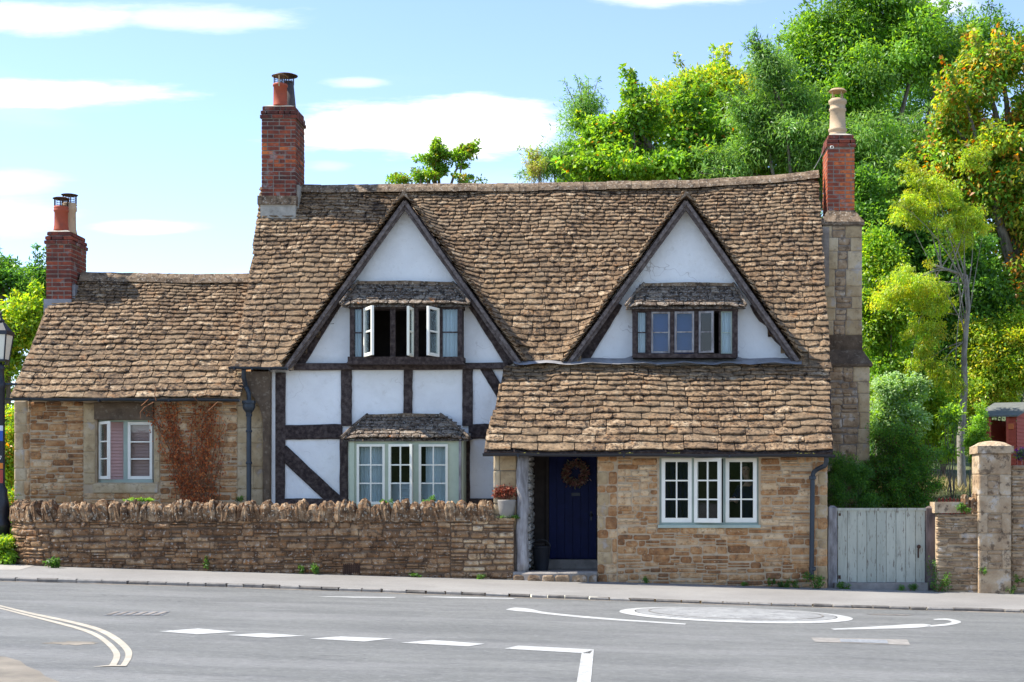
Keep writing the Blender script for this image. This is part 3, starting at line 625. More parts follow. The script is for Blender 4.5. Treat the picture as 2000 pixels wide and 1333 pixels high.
for (ax, az), (lx, lz), (rx, rz) in DW:                                  # dormer roofs
    dr = MB(); ym = lambda z: EY+(RY-EY)*(z-EZ)/(7.92-EZ)
    for (bx, bz) in ((lx, lz), (rx, rz)):
        dr.add([(bx, 28.36, bz), (ax, 28.36, az), (ax, ym(az)+.1, az), (bx, 28.5, bz), (bx*.97+ax*.03, 28.36, bz-.07), (ax, 28.36, az-.08), (ax, ym(az)+.1, az-.08)], [(0, 1, 2, 3), (4, 6, 5), (0, 4, 5, 1)])
    d_ = dr.build('dormer_roof', M['timber'], cot)
    for (bx, bz), sg in (((lx, lz), 1), ((rx, rz), -1)):
        S = math.hypot(ax-bx, az-bz); ux, uz = (ax-bx)/S, (az-bz)/S; nx_, nz_ = -uz*sg, abs(ux)
        def PD(Y, s, n, bx=bx, bz=bz, ux=ux, uz=uz, nx_=nx_, nz_=nz_): 
            n += .02; return Vector((bx+ux*s+nx_*n, Y, bz+uz*s+nz_*n+.012*math.sin(s*5)))
        slates(tp, d_, PD, lambda s: 28.22, lambda s, bz=bz, uz=uz: max(28.6, min(29.3, ym(bz+uz*s)+.1)), S+.03, .10, .075, .42, .3, .055, None, front=False)
    rt = MB(); rt.prism([(ax-.13, az-.10), (ax-.02, az+.075), (ax+.02, az+.075), (ax+.13, az-.10), (ax, az+.0)], 28.2, 29.2, rnd()); rt.build('ridge_tile', M['ridge'], d_)
for k, (apx, lpx, rpx) in enumerate(DORM):                                  # barge boards, two mouldings each side
    for c, s in ((lpx, 1), (rpx, -1)):
        def off(p, o): 
            dx, dy = apx[0]-c[0], apx[1]-c[1]; L = math.hypot(dx, dy); nx_, ny = -dy/L*s, dx/L*s
            return (p[0]+nx_*o, p[1]+ny*o)
        lo = (c[0]+(apx[0]-c[0])*.0, c[1])
        for o_, w, y, t in ((5.5, 7.5, 28.29, .9), (12, 6.5, 28.35, .35)):
            hi = (apx[0], apx[1]+o_*1.75); p = off(lo, o_); beam_px(cot, (p[0], p[1]), hi, w, y, name='bargeboard', tone=t, depth=.07, wob=.004, mat='barge')
# ridge
def ridge_run(parent, x0, x1, zf, Y, n, rise=.11, half=.17):
    x = x0
    while x < x1-.05:
        L = min(uni(.38, .55), x1-x); a, b = x+.002, x+L-.002; m = MB(); vs = []
        d = uni(-.006, .006)
        for X in (a, (a+b)/2, b):
            z = zf(X)+d+uni(-.006, .006); vs += [(X, Y-half, z-.10), (X, Y-half*.75, z-.01), (X, Y-half*.3, z+rise*.8), (X, Y, z+rise), (X, Y+half*.3, z+rise*.8), (X, Y+half, z-.1)]
        m.add(vs, [(i*6+k, (i+1)*6+k, (i+1)*6+k+1, i*6+k+1) for i in range(2) for k in range(5)]+[(0, 1, 2, 3, 4, 5), (17, 16, 15, 14, 13, 12)], rnd())
        on_face(m.build('ridge_tile', M['ridge'], parent), 1); x += L
ridge_run(roof, X_(590, 31), 3.9, ZR, RY, 26, .09)
# ---- hoods over the bays
def hood(tl, tr, bl, br, Yt, Yb, e, sag=0):
    A, B, C, D = P_(*tl, Yt), P_(*tr, Yt), P_(*bl, Yb), P_(*br, Yb); S = math.hypot(Yt-Yb, A.z-C.z)
    ny, nz_ = -(A.z-C.z)/S, (Yt-Yb)/S
    def P(X, s, n):
        t = s/S; u = (X-C.x)/(D.x-C.x); zt_ = A.z+(B.z-A.z)*cl(u, 0, 1); zb = C.z+(D.z-C.z)*u; e_ = 1-abs(2*u-1); n += -.05*(1-min(1, e_*4))
        return Vector((X, Yb+(Yt-Yb)*t+ny*n, zb+(zt_-zb)*t+nz_*n+sag*(abs(2*u-1)**2)))
    m = MB(); o = -.012
    f = [P(C.x, 0, o), P(D.x, 0, o), P(B.x, S, o), P(A.x, S, o)]; w1, w2 = Vector((C.x, FY, C.z)), Vector((D.x, FY, D.z))
    m.add(f+[w1, w2], [(0, 1, 2, 3), (0, 3, 4), (1, 5, 2), (0, 4, 5, 1)]); h = on_face(m.build('window_hood', M['tile_dark'], cot), 1)
    lx = lambda s: C.x+(A.x-C.x)*s/S; rx = lambda s: D.x+(B.x-D.x)*s/S
    slates(hp, h, P, lx, rx, S, e, e*.75, .24, .19, .022)
    for a, b in ((C, A), (D, B)):
        q = MB(); q.tube([a+Vector((0, -.02, .015)), (a+b)/2+Vector((0, -.02, .04)), b+Vector((0, -.02, .03))], .028, 6); q.build('hip_stone', M['tile_dark'], h)
    q = MB(); q.prism([(A.x-.05, A.z-.03), (B.x+.05, B.z-.03), (B.x-.02, B.z+.025), ((A.x+B.x)/2, (A.z+B.z)/2+.045), (A.x+.02, A.z+.02)], Yt-.07, FY+.01); q.build('mortar_fillet', M['ridge'], h)
hood((700, 553), (884, 555), (665, 595), (917, 594), 28.58, 28.12, .125, -.0)
hood((1258, 557), (1432, 557), (1222, 599), (1457, 598), 28.58, 28.12, .13)
hood((718, 813), (860, 812), (666, 857), (917, 856), 28.58, 27.95, .125)
# ---- bay window in the left gable
B1 = 28.25; w1 = MB()
def bar(m, a, b, c, d, Y, th=.09, t=.5): m.box(X_(a, Y), X_(b, Y), Y, Y+th, Z_(d, Y), Z_(c, Y), t); return m
bar(w1, 683, 692, 597, 702, B1, .36); bar(w1, 893.5, 902, 597, 702, B1, .36); bar(w1, 681, 904, 594, 603, B1-.02, .38); bar(w1, 679, 905, 697, 706, B1-.04, .4)
for a, b in ((706, 711), (762, 772), (808, 817), (858, 864)): bar(w1, a, b, 603, 697, B1+.004, .08)
bar(w1, 692, 706, 649, 651.5, B1+.02, .03); bar(w1, 864, 893.5, 648, 650.5, B1+.02, .03)
win1 = w1.build('window', M['timber'], cot, label='bay window in the left gable with three casements wide open')
sb = MB(); sb.prism([(X_(676, B1), Z_(712, B1)), (X_(908, B1), Z_(712, B1)), (X_(903, B1), Z_(705.5, B1)), (X_(681, B1), Z_(705.5, B1))], B1-.05, 28.6); on_face(sb.build('sill', M['timber'], win1), 1)
for a, b, c, d in ((692, 706, 603, 649), (692, 706, 651.5, 697), (864, 893.5, 603, 648), (864, 893.5, 650.5, 697)):
    q = MB(); bar(q, a, b, c, d, B1+.03, .004); q.build('pane', M['glass'], win1)
curtain(win1, X_(691, 28.4), X_(706, 28.4), Z_(698, 28.4), Z_(602, 28.4), 28.40, 3); curtain(win1, X_(862, 28.4), X_(894, 28.4), Z_(698, 28.4), Z_(602, 28.4), 28.40, 5)
zz = (Z_(698, B1), Z_(603, B1))
casement(win1, X_(710, B1), X_(763, B1), *zz, B1-.03, 1, 2, .055, .03, 'white', 'l', 63, bottom=1.1); casement(win1, X_(771, B1), X_(809, B1), *zz, B1-.03, 1, 2, .05, .03, 'cream', 'r', 84)
casement(win1, X_(816, B1), X_(859, B1), *zz, B1-.03, 1, 2, .05, .03, 'white', 'r', 68, bottom=1.1)
kn = MB(); kn.lathe((X_(798, B1), B1+.06, Z_(652, B1)), [(.008, -.05), (.02, -.02), (.02, .02), (.008, .05)], 8); kn.build('latch', M['lead'], win1)
# ---- bay window in the right gable
w2 = MB()
bar(w2, 1235, 1244, 600, 696, B1, .36); bar(w2, 1430, 1441, 600, 696, B1, .36); bar(w2, 1234, 1442, 598, 608, B1-.02, .38); bar(w2, 1236, 1440, 691, 699, B1-.03, .39)
for a, b in ((1264, 1271.5), (1309, 1317), (1356, 1364), (1391.5, 1393), (1404, 1408)): bar(w2, a, b, 608, 691, B1+.004, .08)
win2 = w2.build('window', M['timber'], cot, label='bay window in the right gable with panes backed in the blue of reflected sky')
for a, b in ((1244, 1264), (1408, 1430)):
    casement(win2, X_(a, B1), X_(b, B1), Z_(691, B1), Z_(608, B1), B1+.03, 1, 2, .022, .02, 'timber' if a == 1244 else 'sage_blue')
    curtain(win2, X_(a-1, 28.36), X_(b-(4 if a == 1244 else 0), 28.36), Z_(692, 28.36), Z_(606, 28.36), 28.39, 4, amp=.018)
zz = (Z_(690, B1), Z_(609, B1))
casement(win2, X_(1272, B1), X_(1308.5, B1), *zz, B1+.01, 1, 2, .034, .02, 'grey_wood'); casement(win2, X_(1317.5, B1), X_(1355.5, B1), Z_(689, B1), zz[1], B1-.012, 1, 2, .04, .022, 'grey_wood', 'l', 4)
casement(win2, X_(1364.5, B1), X_(1391, B1)+.03, *zz, B1-.02, 1, 2, .036, .02, 'grey_wood', 'l', 20)
q = MB(); q.box(X_(1271, 28.4), X_(1357, 28.4), 28.37, 28.38, Z_(692, 28.4), Z_(606, 28.4)); q.build('sky_reflection_sheet', M['reflected_blue'], win2)  # blue sheet behind the middle panes stands in for reflected sky
lf = MB(); n = 44; vs = []                                               # lead dressed over the top of the lean-to
for i in range(n+1):
    px = 1003+(1566-1003)*i/n; j = 2.0*math.sin(i*.9)+uni(-1.2, 1.2)
    vs += [P_(px, 700+(-4 if 1230 < px < 1450 else 0)+j*.4, 28.57), P_(px, 708+j*.4, 28.40)+Vector((0, 0, .03)), P_(px, 716+j, 28.17)+Vector((0, 0, .05))]
lf.add(vs, [(i*3+k, (i+1)*3+k, (i+1)*3+k+1, i*3+k+1) for i in range(n) for k in range(2)]); on_face(lf.build('lead_flashing', M['lead'], cot), 1)
# ---- lower bay, sage panels
B3 = 28.06; w3 = MB(); gnd = .2
lowx = [(697, 752), (759, 808), (818, 875)]
wall_cols(w3, X_(681, B3), X_(905, B3), gnd, Z_(857, B3), B3, B3+.10, [(X_(a+1, B3), X_(b-1, B3), Z_(985, B3), Z_(869, B3)) for a, b in lowx])
w3.box(X_(681, B3), X_(681, B3)+.09, B3+.1, FY, gnd, Z_(857, B3)); w3.box(X_(905, B3)-.09, X_(905, B3), B3+.1, FY, gnd, Z_(857, B3))
bar(w3, 695, 754, 985, 989, B3-.03, .05); bar(w3, 683, 692, 858, 985, B3-.03, .03); bar(w3, 893, 902, 858, 985, B3-.03, .03)
win3 = w3.build('window', M['sage'], cot, label='sage green ground floor bay with three small-paned casements')
q = MB(); bar(q, 896, 901, 857, 990, B3-.06, .03); q.build('corner_post', M['grey_wood'], win3)
for k, (a, b) in enumerate(lowx):
    casement(win3, X_(a, B3), X_(b, B3), Z_(985, B3), Z_(868, B3), B3-.03, 2, 3, .045, .024, 'cream', 'l' if k == 1 else None, 14 if k == 1 else 0)
curtain(win3, X_(700, 28.2), X_(751, 28.2), .35, Z_(868, 28.2), 28.24, 7, amp=.012); curtain(win3, X_(831, 28.2), X_(880, 28.2), .35, Z_(868, 28.2), 28.24, 6, amp=.012)
blind(win3, X_(760, 28.25), X_(836, 28.25), .35, Z_(944, 28.25), 28.22, .042, 'white_blind')
# ---- stone column, bracket and rainwater goods at the left corner
asl = Pieces(cot, 'quoin', M['ashlar'], 140)
def ash_col(px0, px1, Y, z0, z1, parent, hs=(.28, .46), splits=(), bulge=.006, side=0):
    z = z0
    while z < z1-.03:
        h = uni(*hs); h = z1-z if z1-z-h < .12 else h; xs = [px0]+([px0+(px1-px0)*uni(.3, .7)] if rnd() < .35 else [])+[px1]
        for a, b in zip(xs[:-1], xs[1:]):
            vs, fs = stone_piece(X_(a, Y), X_(b, Y), z, z+h, lambda u, v, o: Vector((u, Y-o, v)), .1, bulge, .006, .12); asl.add(parent, vs, fs, uni(.25, .9))
        z += h
cw = MB(); cw.box(X_(463, 28.55), X_(527, 28.55), 28.56, 28.9, -.2, 3.95); corner = cw.build('corner_pier', M['mortar'], cot)
ash_col(463, 514, 28.52, -.1, Z_(726, 28.5), corner)
br = MB(); br.prism([(X_(a, 28.38), Z_(b, 28.38)) for a, b in ((479, 726), (527, 726), (526, 1010), (515, 1010), (513, 818), (507, 796), (495, 776), (481, 762))], 28.38, 28.56, .5); on_face(br.build('stone_bracket', M['black_stone'], cot), 1)
q = MB(); q.box(X_(526, 28.5), X_(536, 28.5), 28.55, 28.65, .1, Z_(722, 28.5)); q.build('plaster_strip', M['plaster'], cot)
def gutter(parent, px0, px1, py0, py1, Y, r=.055, mat='pipe'):
    m = MB(); A, B = P_(px0, py0, Y), P_(px1, py1, Y); n = 10; vs = []
    for i in range(n+1):
        c = A+(B-A)*i/n+Vector((0, 0, .006*math.sin(i*1.7)))
        for k in range(7):
            t = math.pi*(1+k/6); vs.append(c+Vector((0, math.cos(t)*r, math.sin(t)*r*.9+r*.4)))
        for k in range(6, -1, -1):
            t = math.pi*(1+k/6); vs.append(c+Vector((0, math.cos(t)*r*.86, math.sin(t)*r*.76+r*.4)))
    m.add(vs, [(i*14+k, i*14+(k+1) % 14, (i+1)*14+(k+1) % 14, (i+1)*14+k) for i in range(n) for k in range(14)]+[tuple(range(14)), tuple(n*14+k for k in range(13, -1, -1))])
    g = on_face(m.build('gutter', M[mat], parent), 1)
    for i in range(1, n, 3):
        c = A+(B-A)*i/n; q = MB(); q.box(c.x-.015, c.x+.015, Y-r*1.08, Y+r*1.3, c.z-r*.62, c.z+r*.1); q.build('gutter_bracket', M['iron'], g)
    return g
gutter(cot, 447, 562, 719, 720, 28.12)
dp = MB(); dp.tube([P_(476, 722, 28.14), P_(476, 738, 28.2), P_(480, 755, 28.32), P_(486, 768, 28.32), P_(486.5, 784, 28.32)], .042, 10)
hz = Z_(800, 28.32); hx_ = X_(486.5, 28.32); dp.lathe((hx_, 28.30, hz), [(.05, -.10), (.06, -.06), (.10, -.01), (.115, .03), (.118, .10), (.13, .11), (.13, .16), (.10, .16)], 12)
dp.tube([(hx_, 28.31, hz-.05), (hx_, 28.31, .1)], .045, 10)
for py in (812, 843, 905): dp.lathe((hx_, 28.31, Z_(py, 28.3)), [(.055, -.02), (.062, 0), (.055, .03)], 10)
dp.build('downpipe', M['pipe'], cot)
# ---- lean-to
LY = 27.03
lw = MB(); lx0, lx1 = X_(1166, 27.0), X_(1617, 27.0); wh = hole(1288, 1482, 893, 1026, 27.0)
wall_cols(lw, lx0+.01, lx1-.01, -.35, 2.40, 27.014, LY+.33, [wh]); lw.box(lx0+.02, lx0+.34, LY+.33, FY, -.3, 2.5); lw.box(lx1-.36, lx1-.02, LY+.33, FY, -.3, 2.4)
lw.prism([(0, 0)]*0 or [(lx1-.36, 2.38), (lx1-.02, 2.38), (lx1-.02, 2.40), (lx1-.36, 2.40)], LY+.33, FY)
lw.add([(lx1-.30, 27.1, 2.38), (lx1-.02, 27.1, 2.38), (lx1-.02, 28.6, 2.38), (lx1-.30, 28.6, 2.38), (lx1-.30, 28.6, 3.98), (lx1-.02, 28.6, 3.98)], [(0, 1, 5, 4), (1, 2, 5), (0, 4, 3), (2, 3, 4, 5)])
lean = lw.build('lean_to_wall', M['mortar'], cot)
ff = lambda u, v, o: Vector((u, 27.005-o, v))
rubble(st, lean, lx0+.36, lx1-.28, lambda u: .03+gx(u)-.12, 2.38, ff, [(wh[0]-.03, wh[1]+.03, wh[2]-.02, wh[3])], (.06, .17), (.12, .42), .014, .018, .30, lambda u, v: uni(0, .6) if v < .85+.2*math.sin(u*2.1) else uni(.12, .95))
z = -.12                                                              # larger blocks at both ends of the wall
while z < 2.3:
    h = uni(.10, .26); h = min(h, 2.37-z); w = uni(.13, .38); vs, fs = stone_piece(lx0, lx0+w, z, z+h, ff, .12, .008, .014, .3); (asl if h > .19 else st).add(lean, vs, fs, uni(.1, .6))
    if w < .30: vs, fs = stone_piece(lx0+w, lx0+.36, z, z+h, ff, .06, .012, .014, .3); st.add(lean, vs, fs, uni(.1, .8))
    z += h
z = -.2
while z < 2.3:
    h = uni(.12, .26); h = min(h, 2.37-z); w = uni(.14, .22); vs, fs = stone_piece(lx1-w, lx1, z, z+h, ff, .12, .008, .014, .3); (asl if rnd() < .4 else st).add(lean, vs, fs, uni(.1, .7))
    vs, fs = stone_piece(lx1-.28, lx1-w, z, z+h, ff, .06, .012, .014, .3); st.add(lean, vs, fs, uni(.1, .8)); z += h
# porch: pier, post, side wall, ceiling, door
pw = MB(); px0, px1 = X_(963, 27.0), X_(1009, 27.0); pw.box(px0+.01, px1, LY, LY+.3, -.2, 2.42); pw.box(px0+.01, -1.79, LY+.3, FY, -.2, 2.5); pier = pw.build('porch_wall', M['lime'], cot)
z = 1.0
for h, cuts in ((.27, (963, 978, 1009)), (.20, (963, 978, 1009)), (.27, (963, 976, 994, 1009)), (.32, (963, 977, 1009)), (.40, (963, 976, 1009))):
    for a, b in zip(cuts[:-1], cuts[1:]):
        vs, fs = stone_piece(X_(a, 27), X_(b, 27), z, min(2.40, z+h), ff, .1, .01, .012, .15); asl.add(pier, vs, fs, uni(.0, .5) if a != 963 else .8)
    z += h
# whitewashed rubble inside the porch
ws = Pieces(cot, 'porch_stone', M['whitewash'], 90); xin = -1.765
rubble(ws, pier, 27.35, 28.55, .3, 2.45, lambda u, v, o: Vector((xin+o, u, v)), (), (.07, .14), (.15, .34), .03, .01, .1)
pm = MB(); pm.box(-1.95, lx0+.03, FY-.08, FY-.01, .2, 2.62) if False else None
pm = MB(); dx0, dx1 = X_(1072, 28.45), X_(1165, 28.45); pm.box(-1.79, dx0-.05, 28.50, 28.60, .3, 2.6); pm.box(dx0-.05, dx0, 28.42, 28.60, .3, 2.6); pm.box(dx1, dx1+.03, 28.44, 28.60, .3, 2.6); pm.box(dx0, dx1, 28.44, 28.60, 2.5, 2.6); pm.build('door_frame', M['inner'], cot)
door = MB(); door.box(dx0+.005, dx1-.005, 28.49, 28.53, .43, 2.49); dk = door.build('door', M['door'], cot)
n = 6
for i in range(n):
    a, b = dx0+(dx1-dx0)*i/n+.005, dx0+(dx1-dx0)*(i+1)/n-.005; q = MB(); q.box(a, b, 28.463+uni(-.002, .002), 28.489, .435, 2.485, rnd()); q.build('plank', M['door'], dk)
q = MB(); q.box(X_(1116, 28.45), X_(1133, 28.45), 28.445, 28.462, Z_(969, 28.45), Z_(963, 28.45)); q.build('letterbox', M['iron'], dk)
q = MB(); q.lathe((dx1-.10, 28.44, 1.25), [(.01, -.03), (.03, -.01), (.03, .02), (.01, .03)], 8); q.box(dx1-.115, dx1-.085, 28.448, 28.462, 1.15, 1.32); q.build('handle', M['iron'], dk)
fl = MB(); fl.prism([(px0+.3, .0), (lx0+.02, .0), (lx0+.02, .26), (px0+.3, .26)], 27.05, 28.6); fl.box(dx0-.08, dx1+.03, 28.2, 28.47, .26, .425); fl.build('porch_floor', M['step'], cot)
stp = MB(); n = 9; x0, x1 = X_(1001, 26.9), X_(1166, 26.9); vs = []
for i in range(n+1):
    u = i/n; X = x0+(x1-x0)*u; yb = 26.93-.20*math.sin(math.pi*cl(u, .02, .98))**.6; vs += [(X, yb+.012, zp(X, yb)-.05), (X, yb, .235+uni(-.012, .012)), (X, yb+.03, .268+uni(-.006, .006)), (X, 27.12, .272)]
stp.add(vs, [(i*4+k, (i+1)*4+k, (i+1)*4+k+1, i*4+k+1) for i in range(n) for k in range(3)]+[(0, 1, 2, 3), (n*4+3, n*4+2, n*4+1, n*4)]); step_o = on_face(stp.build('doorstep', M['step'], cot), 1)
u = x0+.01
while u < x1-.05:
    w = min(uni(.16, .34), x1-u); k = (u+w/2-x0)/(x1-x0); yb = 26.93-.20*math.sin(math.pi*cl(k, .05, .95))**.6
    vs, fs = stone_piece(u, u+w, zp(u, 26.8)-.04, .222, lambda a, b, o, yb=yb: Vector((a, yb-.006-o, b)), .05, .014, .01, .25); sst.add(step_o, vs, fs, uni(-.2, .2)); u += w
lp = MB(); pts = []; rr = []
for i in range(12):
    t = i/11; z = .24+(2.40-.24)*t; pts.append((X_(1020, 26.98)+.012*math.sin(i*1.3)+.01*t, 26.99+.01*math.cos(i*2.1), z)); rr.append(.105+.008*math.sin(i*2.3)+uni(-.006, .006)+(.012 if i == 0 else 0))
lp.tube(pts, rr, 14); lp.build('porch_post', M['grey_wood'], cot, True)
# the lean-to window
win4 = MB(); Yw = 27.06; a, b, c, d = wh
win4.box(a, a+.05, Yw, Yw+.1, c, d); win4.box(b-.05, b, Yw, Yw+.1, c, d); win4.box(a+.05, b-.05, Yw, Yw+.1, c, c+.045); win4.box(a+.05, b-.05, Yw, Yw+.1, d-.03, d)
for p, q in ((1350.5, 1356), (1412.5, 1417.5)): bar(win4, p, q, 895, 1021, Yw+.004, .09)
win4 = win4.build('window', M['sage_blue'], cot, label='three-light window in the stone lean-to with white small-paned casements')
q = MB(); q.box(a-.03, b+.03, 26.97, Yw+.12, c-.05, c+.002); q.build('sill', M['sage_blue'], win4)
zz = (Z_(1021, 27.05), Z_(895.5, 27.05))
casement(win4, X_(1292, 27.05), X_(1351, 27.05), *zz, Yw-.02, 2, 3, .066, .026, 'white', bottom=1.25); casement(win4, X_(1355.5, 27.05), X_(1412, 27.05), *zz, Yw-.03, 2, 3, .062, .026, 'white', 'l', 27, bottom=1.25)
casement(win4, X_(1417, 27.05), X_(1478, 27.05), *zz, Yw-.02, 2, 3, .066, .026, 'white', bottom=1.25)
curtain(win4, X_(1285, 27.9), X_(1358, 27.9), .6, 2.4, 27.75, 8, 'navy_cloth', .04)
# lean-to roof
LE, LT = P_(1286, 883, 26.72), P_(1286, 717, 28.36); LS = math.hypot(LT.y-LE.y, LT.z-LE.z)
def PL(X, s, n):
    t = s/LS; n += .018*math.sin(X*1.9+t*3)+.01*math.sin(X*5.3+t*8)-.03*math.sin(math.pi*cl(t, 0, 1))
    return Vector((X, LE.y+(LT.y-LE.y)*t-(LT.z-LE.z)/LS*n, LE.z+(LT.z-LE.z)*t+(LT.y-LE.y)/LS*n))
lxl = lambda s: X_(945, 26.72)+(X_(985, 28.36)-X_(945, 26.72))*s/LS; lxr = lambda s: X_(1627, 26.72)+(X_(1621, 28.36)-X_(1627, 26.72))*s/LS
lb = MB(); vs = []
for o in (-.012, -.10):
    for j in range(9):
        for i in range(25):
            s = LS*j/8; vs.append(PL(lxl(s)+(lxr(s)-lxl(s))*i/24, s, o))
lb.add(vs, [(j*25+i, j*25+i+1, (j+1)*25+i+1, (j+1)*25+i) for j in range(8) for i in range(24)]+[(225+j*25+i, 225+(j+1)*25+i, 225+(j+1)*25+i+1, 225+j*25+i+1) for j in range(8) for i in range(24)]+
       [(i, 225+i, 226+i, i+1) for i in range(24)]+[(j*25+e, (j+1)*25+e, 225+(j+1)*25+e, 225+j*25+e) for j in range(8) for e in (0, 24)])
lroof = on_face(lb.build('lean_to_roof', M['timber'], cot), 1)
slates(tp, lroof, PL, lxl, lxr, LS, .225, .100, .48, .28, .038)
gutter(cot, 943, 1631, 888.5, 890.5, 26.62, .06, 'iron')
ms = MB()                                                             # moss lying in the gutter
for a, b in ((1018, 1054), (1206, 1240), (1302, 1326), (1545, 1592)):
    for k in range(14):
        px = uni(a, b); c = P_(px, 885.5+uni(-.5, 1), 26.60); ms.add([c+Vector((uni(-.03, .03), uni(-.03, .02), uni(-.01, .012))) for _ in range(4)], [(0, 1, 2), (0, 2, 3), (1, 3, 2)], rnd())
M['moss'] = plain('moss', (.24, .22, .05), .95, .1, var=.4); ms.build('moss', M['moss'], cot, kind='stuff')
dp = MB(); dp.tube([P_(1614, 893, 26.66), P_(1614, 902, 26.68), P_(1611, 910, 26.72), P_(1596, 917, 26.86), P_(1589, 923, 26.9), P_(1587, 932, 26.9), P_(1586, 1030, 26.9), P_(1585, 1133, 26.9)], .043, 10)
for py in (934, 1112): dp.lathe((X_(1587, 26.9), 26.9, Z_(py, 26.9)), [(.05, -.03), (.062, -.02), (.062, .03), (.05, .04)], 10)
dp.build('downpipe', M['pipe'], cot)
# ---- chimneys
def brick_face(pc, parent, u0, u1, z0, z1, tf, ch=.0835, bl=.235, hd=.3, tones=None, gap=.02, reach=.11):
    z = z0; k = 0
    while z < z1-.03:
        h = min(ch, z1-z); u = u0-(bl*.5 if k % 2 else 0)
        while u < u1-.01:
            L = bl if rnd() > hd else bl*.5; a, b = max(u, u0), min(u+L, u1)
            if u1-b < .04: b = u1
            if b-a > .03:
                j = lambda s=.003: uni(-s, s); g = gap/2; o = uni(-.002, .005); c = []
                for oo in (-reach, o):
                    for vv in (z+g, z+h-g):
                        for uu_ in (a+(g if a > u0 else 0), b-(g if b < u1 else 0)): c.append(tf(uu_+j(), vv+j(), oo+j(.0015)))
                pc.add(parent, c, [(0, 1, 3, 2), (4, 6, 7, 5), (0, 4, 5, 1), (2, 3, 7, 6), (0, 2, 6, 4), (1, 5, 7, 3)], (tones(z, (a+b)/2) if tones else rnd()))
            u = b
        z += h; k += 1
def pot(parent, c, prof, mat, name='chimney_pot'):
    m = MB(); m.lathe(c, prof, 18); return m.build(name, M[mat], parent, True)
def cowl(parent, c, r, z0, z1, mat, capr, cap=.03, n=4, mesh=True, name='cowl'):
    m = MB(); c = Vector(c)
    for k in range(n):
        t = 2*math.pi*(k+.3)/n; p = c+Vector((r*math.cos(t), r*math.sin(t), 0)); m.tube([p+Vector((0, 0, z0)), p+Vector((0, 0, z1))], .012, 5)
    m.lathe(c+Vector((0, 0, z1)), [(capr*.97, -.012), (capr, 0), (capr*.75, cap*.7), (.02, cap)], 16)
    if mesh:
        for k in range(14):
            t = 2*math.pi*k/14; p = c+Vector((r*.95*math.cos(t), r*.95*math.sin(t), 0)); m.tube([p+Vector((0, 0, z0)), p+Vector((0, 0, z1))], .004, 3)
        for z in np.linspace(z0+.03, z1-.02, 4): m.tube([c+Vector((r*.95*math.cos(2*math.pi*k/14), r*.95*math.sin(2*math.pi*k/14), z)) for k in range(15)], .004, 3, cap=False)
    return m.build(name, M[mat], parent)
def stack(pc, root, px0, px1, Y, depth, zb, zt_, tones, corbel=2, side='r', label=None):
    x0, x1 = X_(px0, Y), X_(px1, Y); m = MB(); m.box(x0+.006, x1-.006, Y+.006, Y+depth, zb-.5, zt_-.1); ch = m.build('chimney', M['lime'], root, label=label)
    F_ = lambda pr: (lambda u, v, o: Vector((u, Y-pr-o, v)))
    R_ = lambda pr: (lambda u, v, o: Vector((x1+pr+o, u, v))); L_ = lambda pr: (lambda u, v, o: Vector((x0-pr-o, u, v)))
    bands = [(zb, zt_-.26, 0), (zt_-.26, zt_-.175, .028), (zt_-.175, zt_-.0875, .014), (zt_-.0875, zt_, -.012)]
    for a, b, pr in bands:
        brick_face(pc, ch, x0-pr, x1+pr, a, b, F_(pr), tones=tones)
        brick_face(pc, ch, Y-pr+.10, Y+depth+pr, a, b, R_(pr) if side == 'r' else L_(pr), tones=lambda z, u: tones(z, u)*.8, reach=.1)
        q = MB(); q.box(x0-pr+.02, x1+pr-.02, Y-pr+.02, Y+depth+pr, a+.003, b-.003); q.build('brick_core', M['lime'], ch)
    c = MB(); cx, cy = (x0+x1)/2, Y+depth/2; c.add([(x0+.02, Y+.02, zt_-.004), (x1-.02, Y+.02, zt_-.004), (x1-.02, Y+depth-.02, zt_-.004), (x0+.02, Y+depth-.02, zt_-.004), (x0+.14, Y+.14, zt_+.05), (x1-.14, Y+.14, zt_+.05), (x1-.14, Y+depth-.14, zt_+.05), (x0+.14, Y+depth-.14, zt_+.05)],
        [(0, 1, 5, 4), (1, 2, 6, 5), (2, 3, 7, 6), (3, 0, 4, 7), (4, 5, 6, 7)]); c.build('flaunching', M['cement'], ch)
    return ch, cx, cy, x0, x1
def tn_main(z, u):
    k = math.exp(-((z-8.55)/.42)**2); return cl(uni(.0, .55)+k*uni(-.05, .6), 0, 1)
YM = 30.55; zT = Z_(207, YM); zB = Z_(384, YM)
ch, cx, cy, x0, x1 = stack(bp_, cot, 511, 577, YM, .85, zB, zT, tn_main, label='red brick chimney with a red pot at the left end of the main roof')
q = MB(); q.box(x0-.07, x1+.03, YM-.07, YM+.92, zB-.17, zB, .6); on_face(q.build('stone_band', M['ridge'], ch), 1)
q = MB(); q.box(x0-.02, x1+.01, YM-.03, YM+.9, zB-.55, zB-.17); q.box(x1+.0, x1+.05, YM+.1, YM+.9, zB-.35, zB+.25); q.build('flashing', M['cement'], ch)
pc_ = Vector((X_(547.5, 30.75), 30.75, zT+.03))
pot(ch, pc_, [(.155, 0), (.14, .03), (.135, .40), (.15, .41), (.15, .44), (.135, .46), (.10, .46)], 'terracotta'); cowl(ch, pc_, .125, .46, .62, 'rust', .175, .02); 
q = MB(); q.box(pc_.x-.006, pc_.x+.02, pc_.y-.15, pc_.y-.135, pc_.z+.38, pc_.z+.6); q.lathe(pc_+Vector((0, 0, .605)), [(.16, 0), (.14, .03), (.02, .045)], 16); q.build('cowl_bracket', M['tan_metal'], ch)
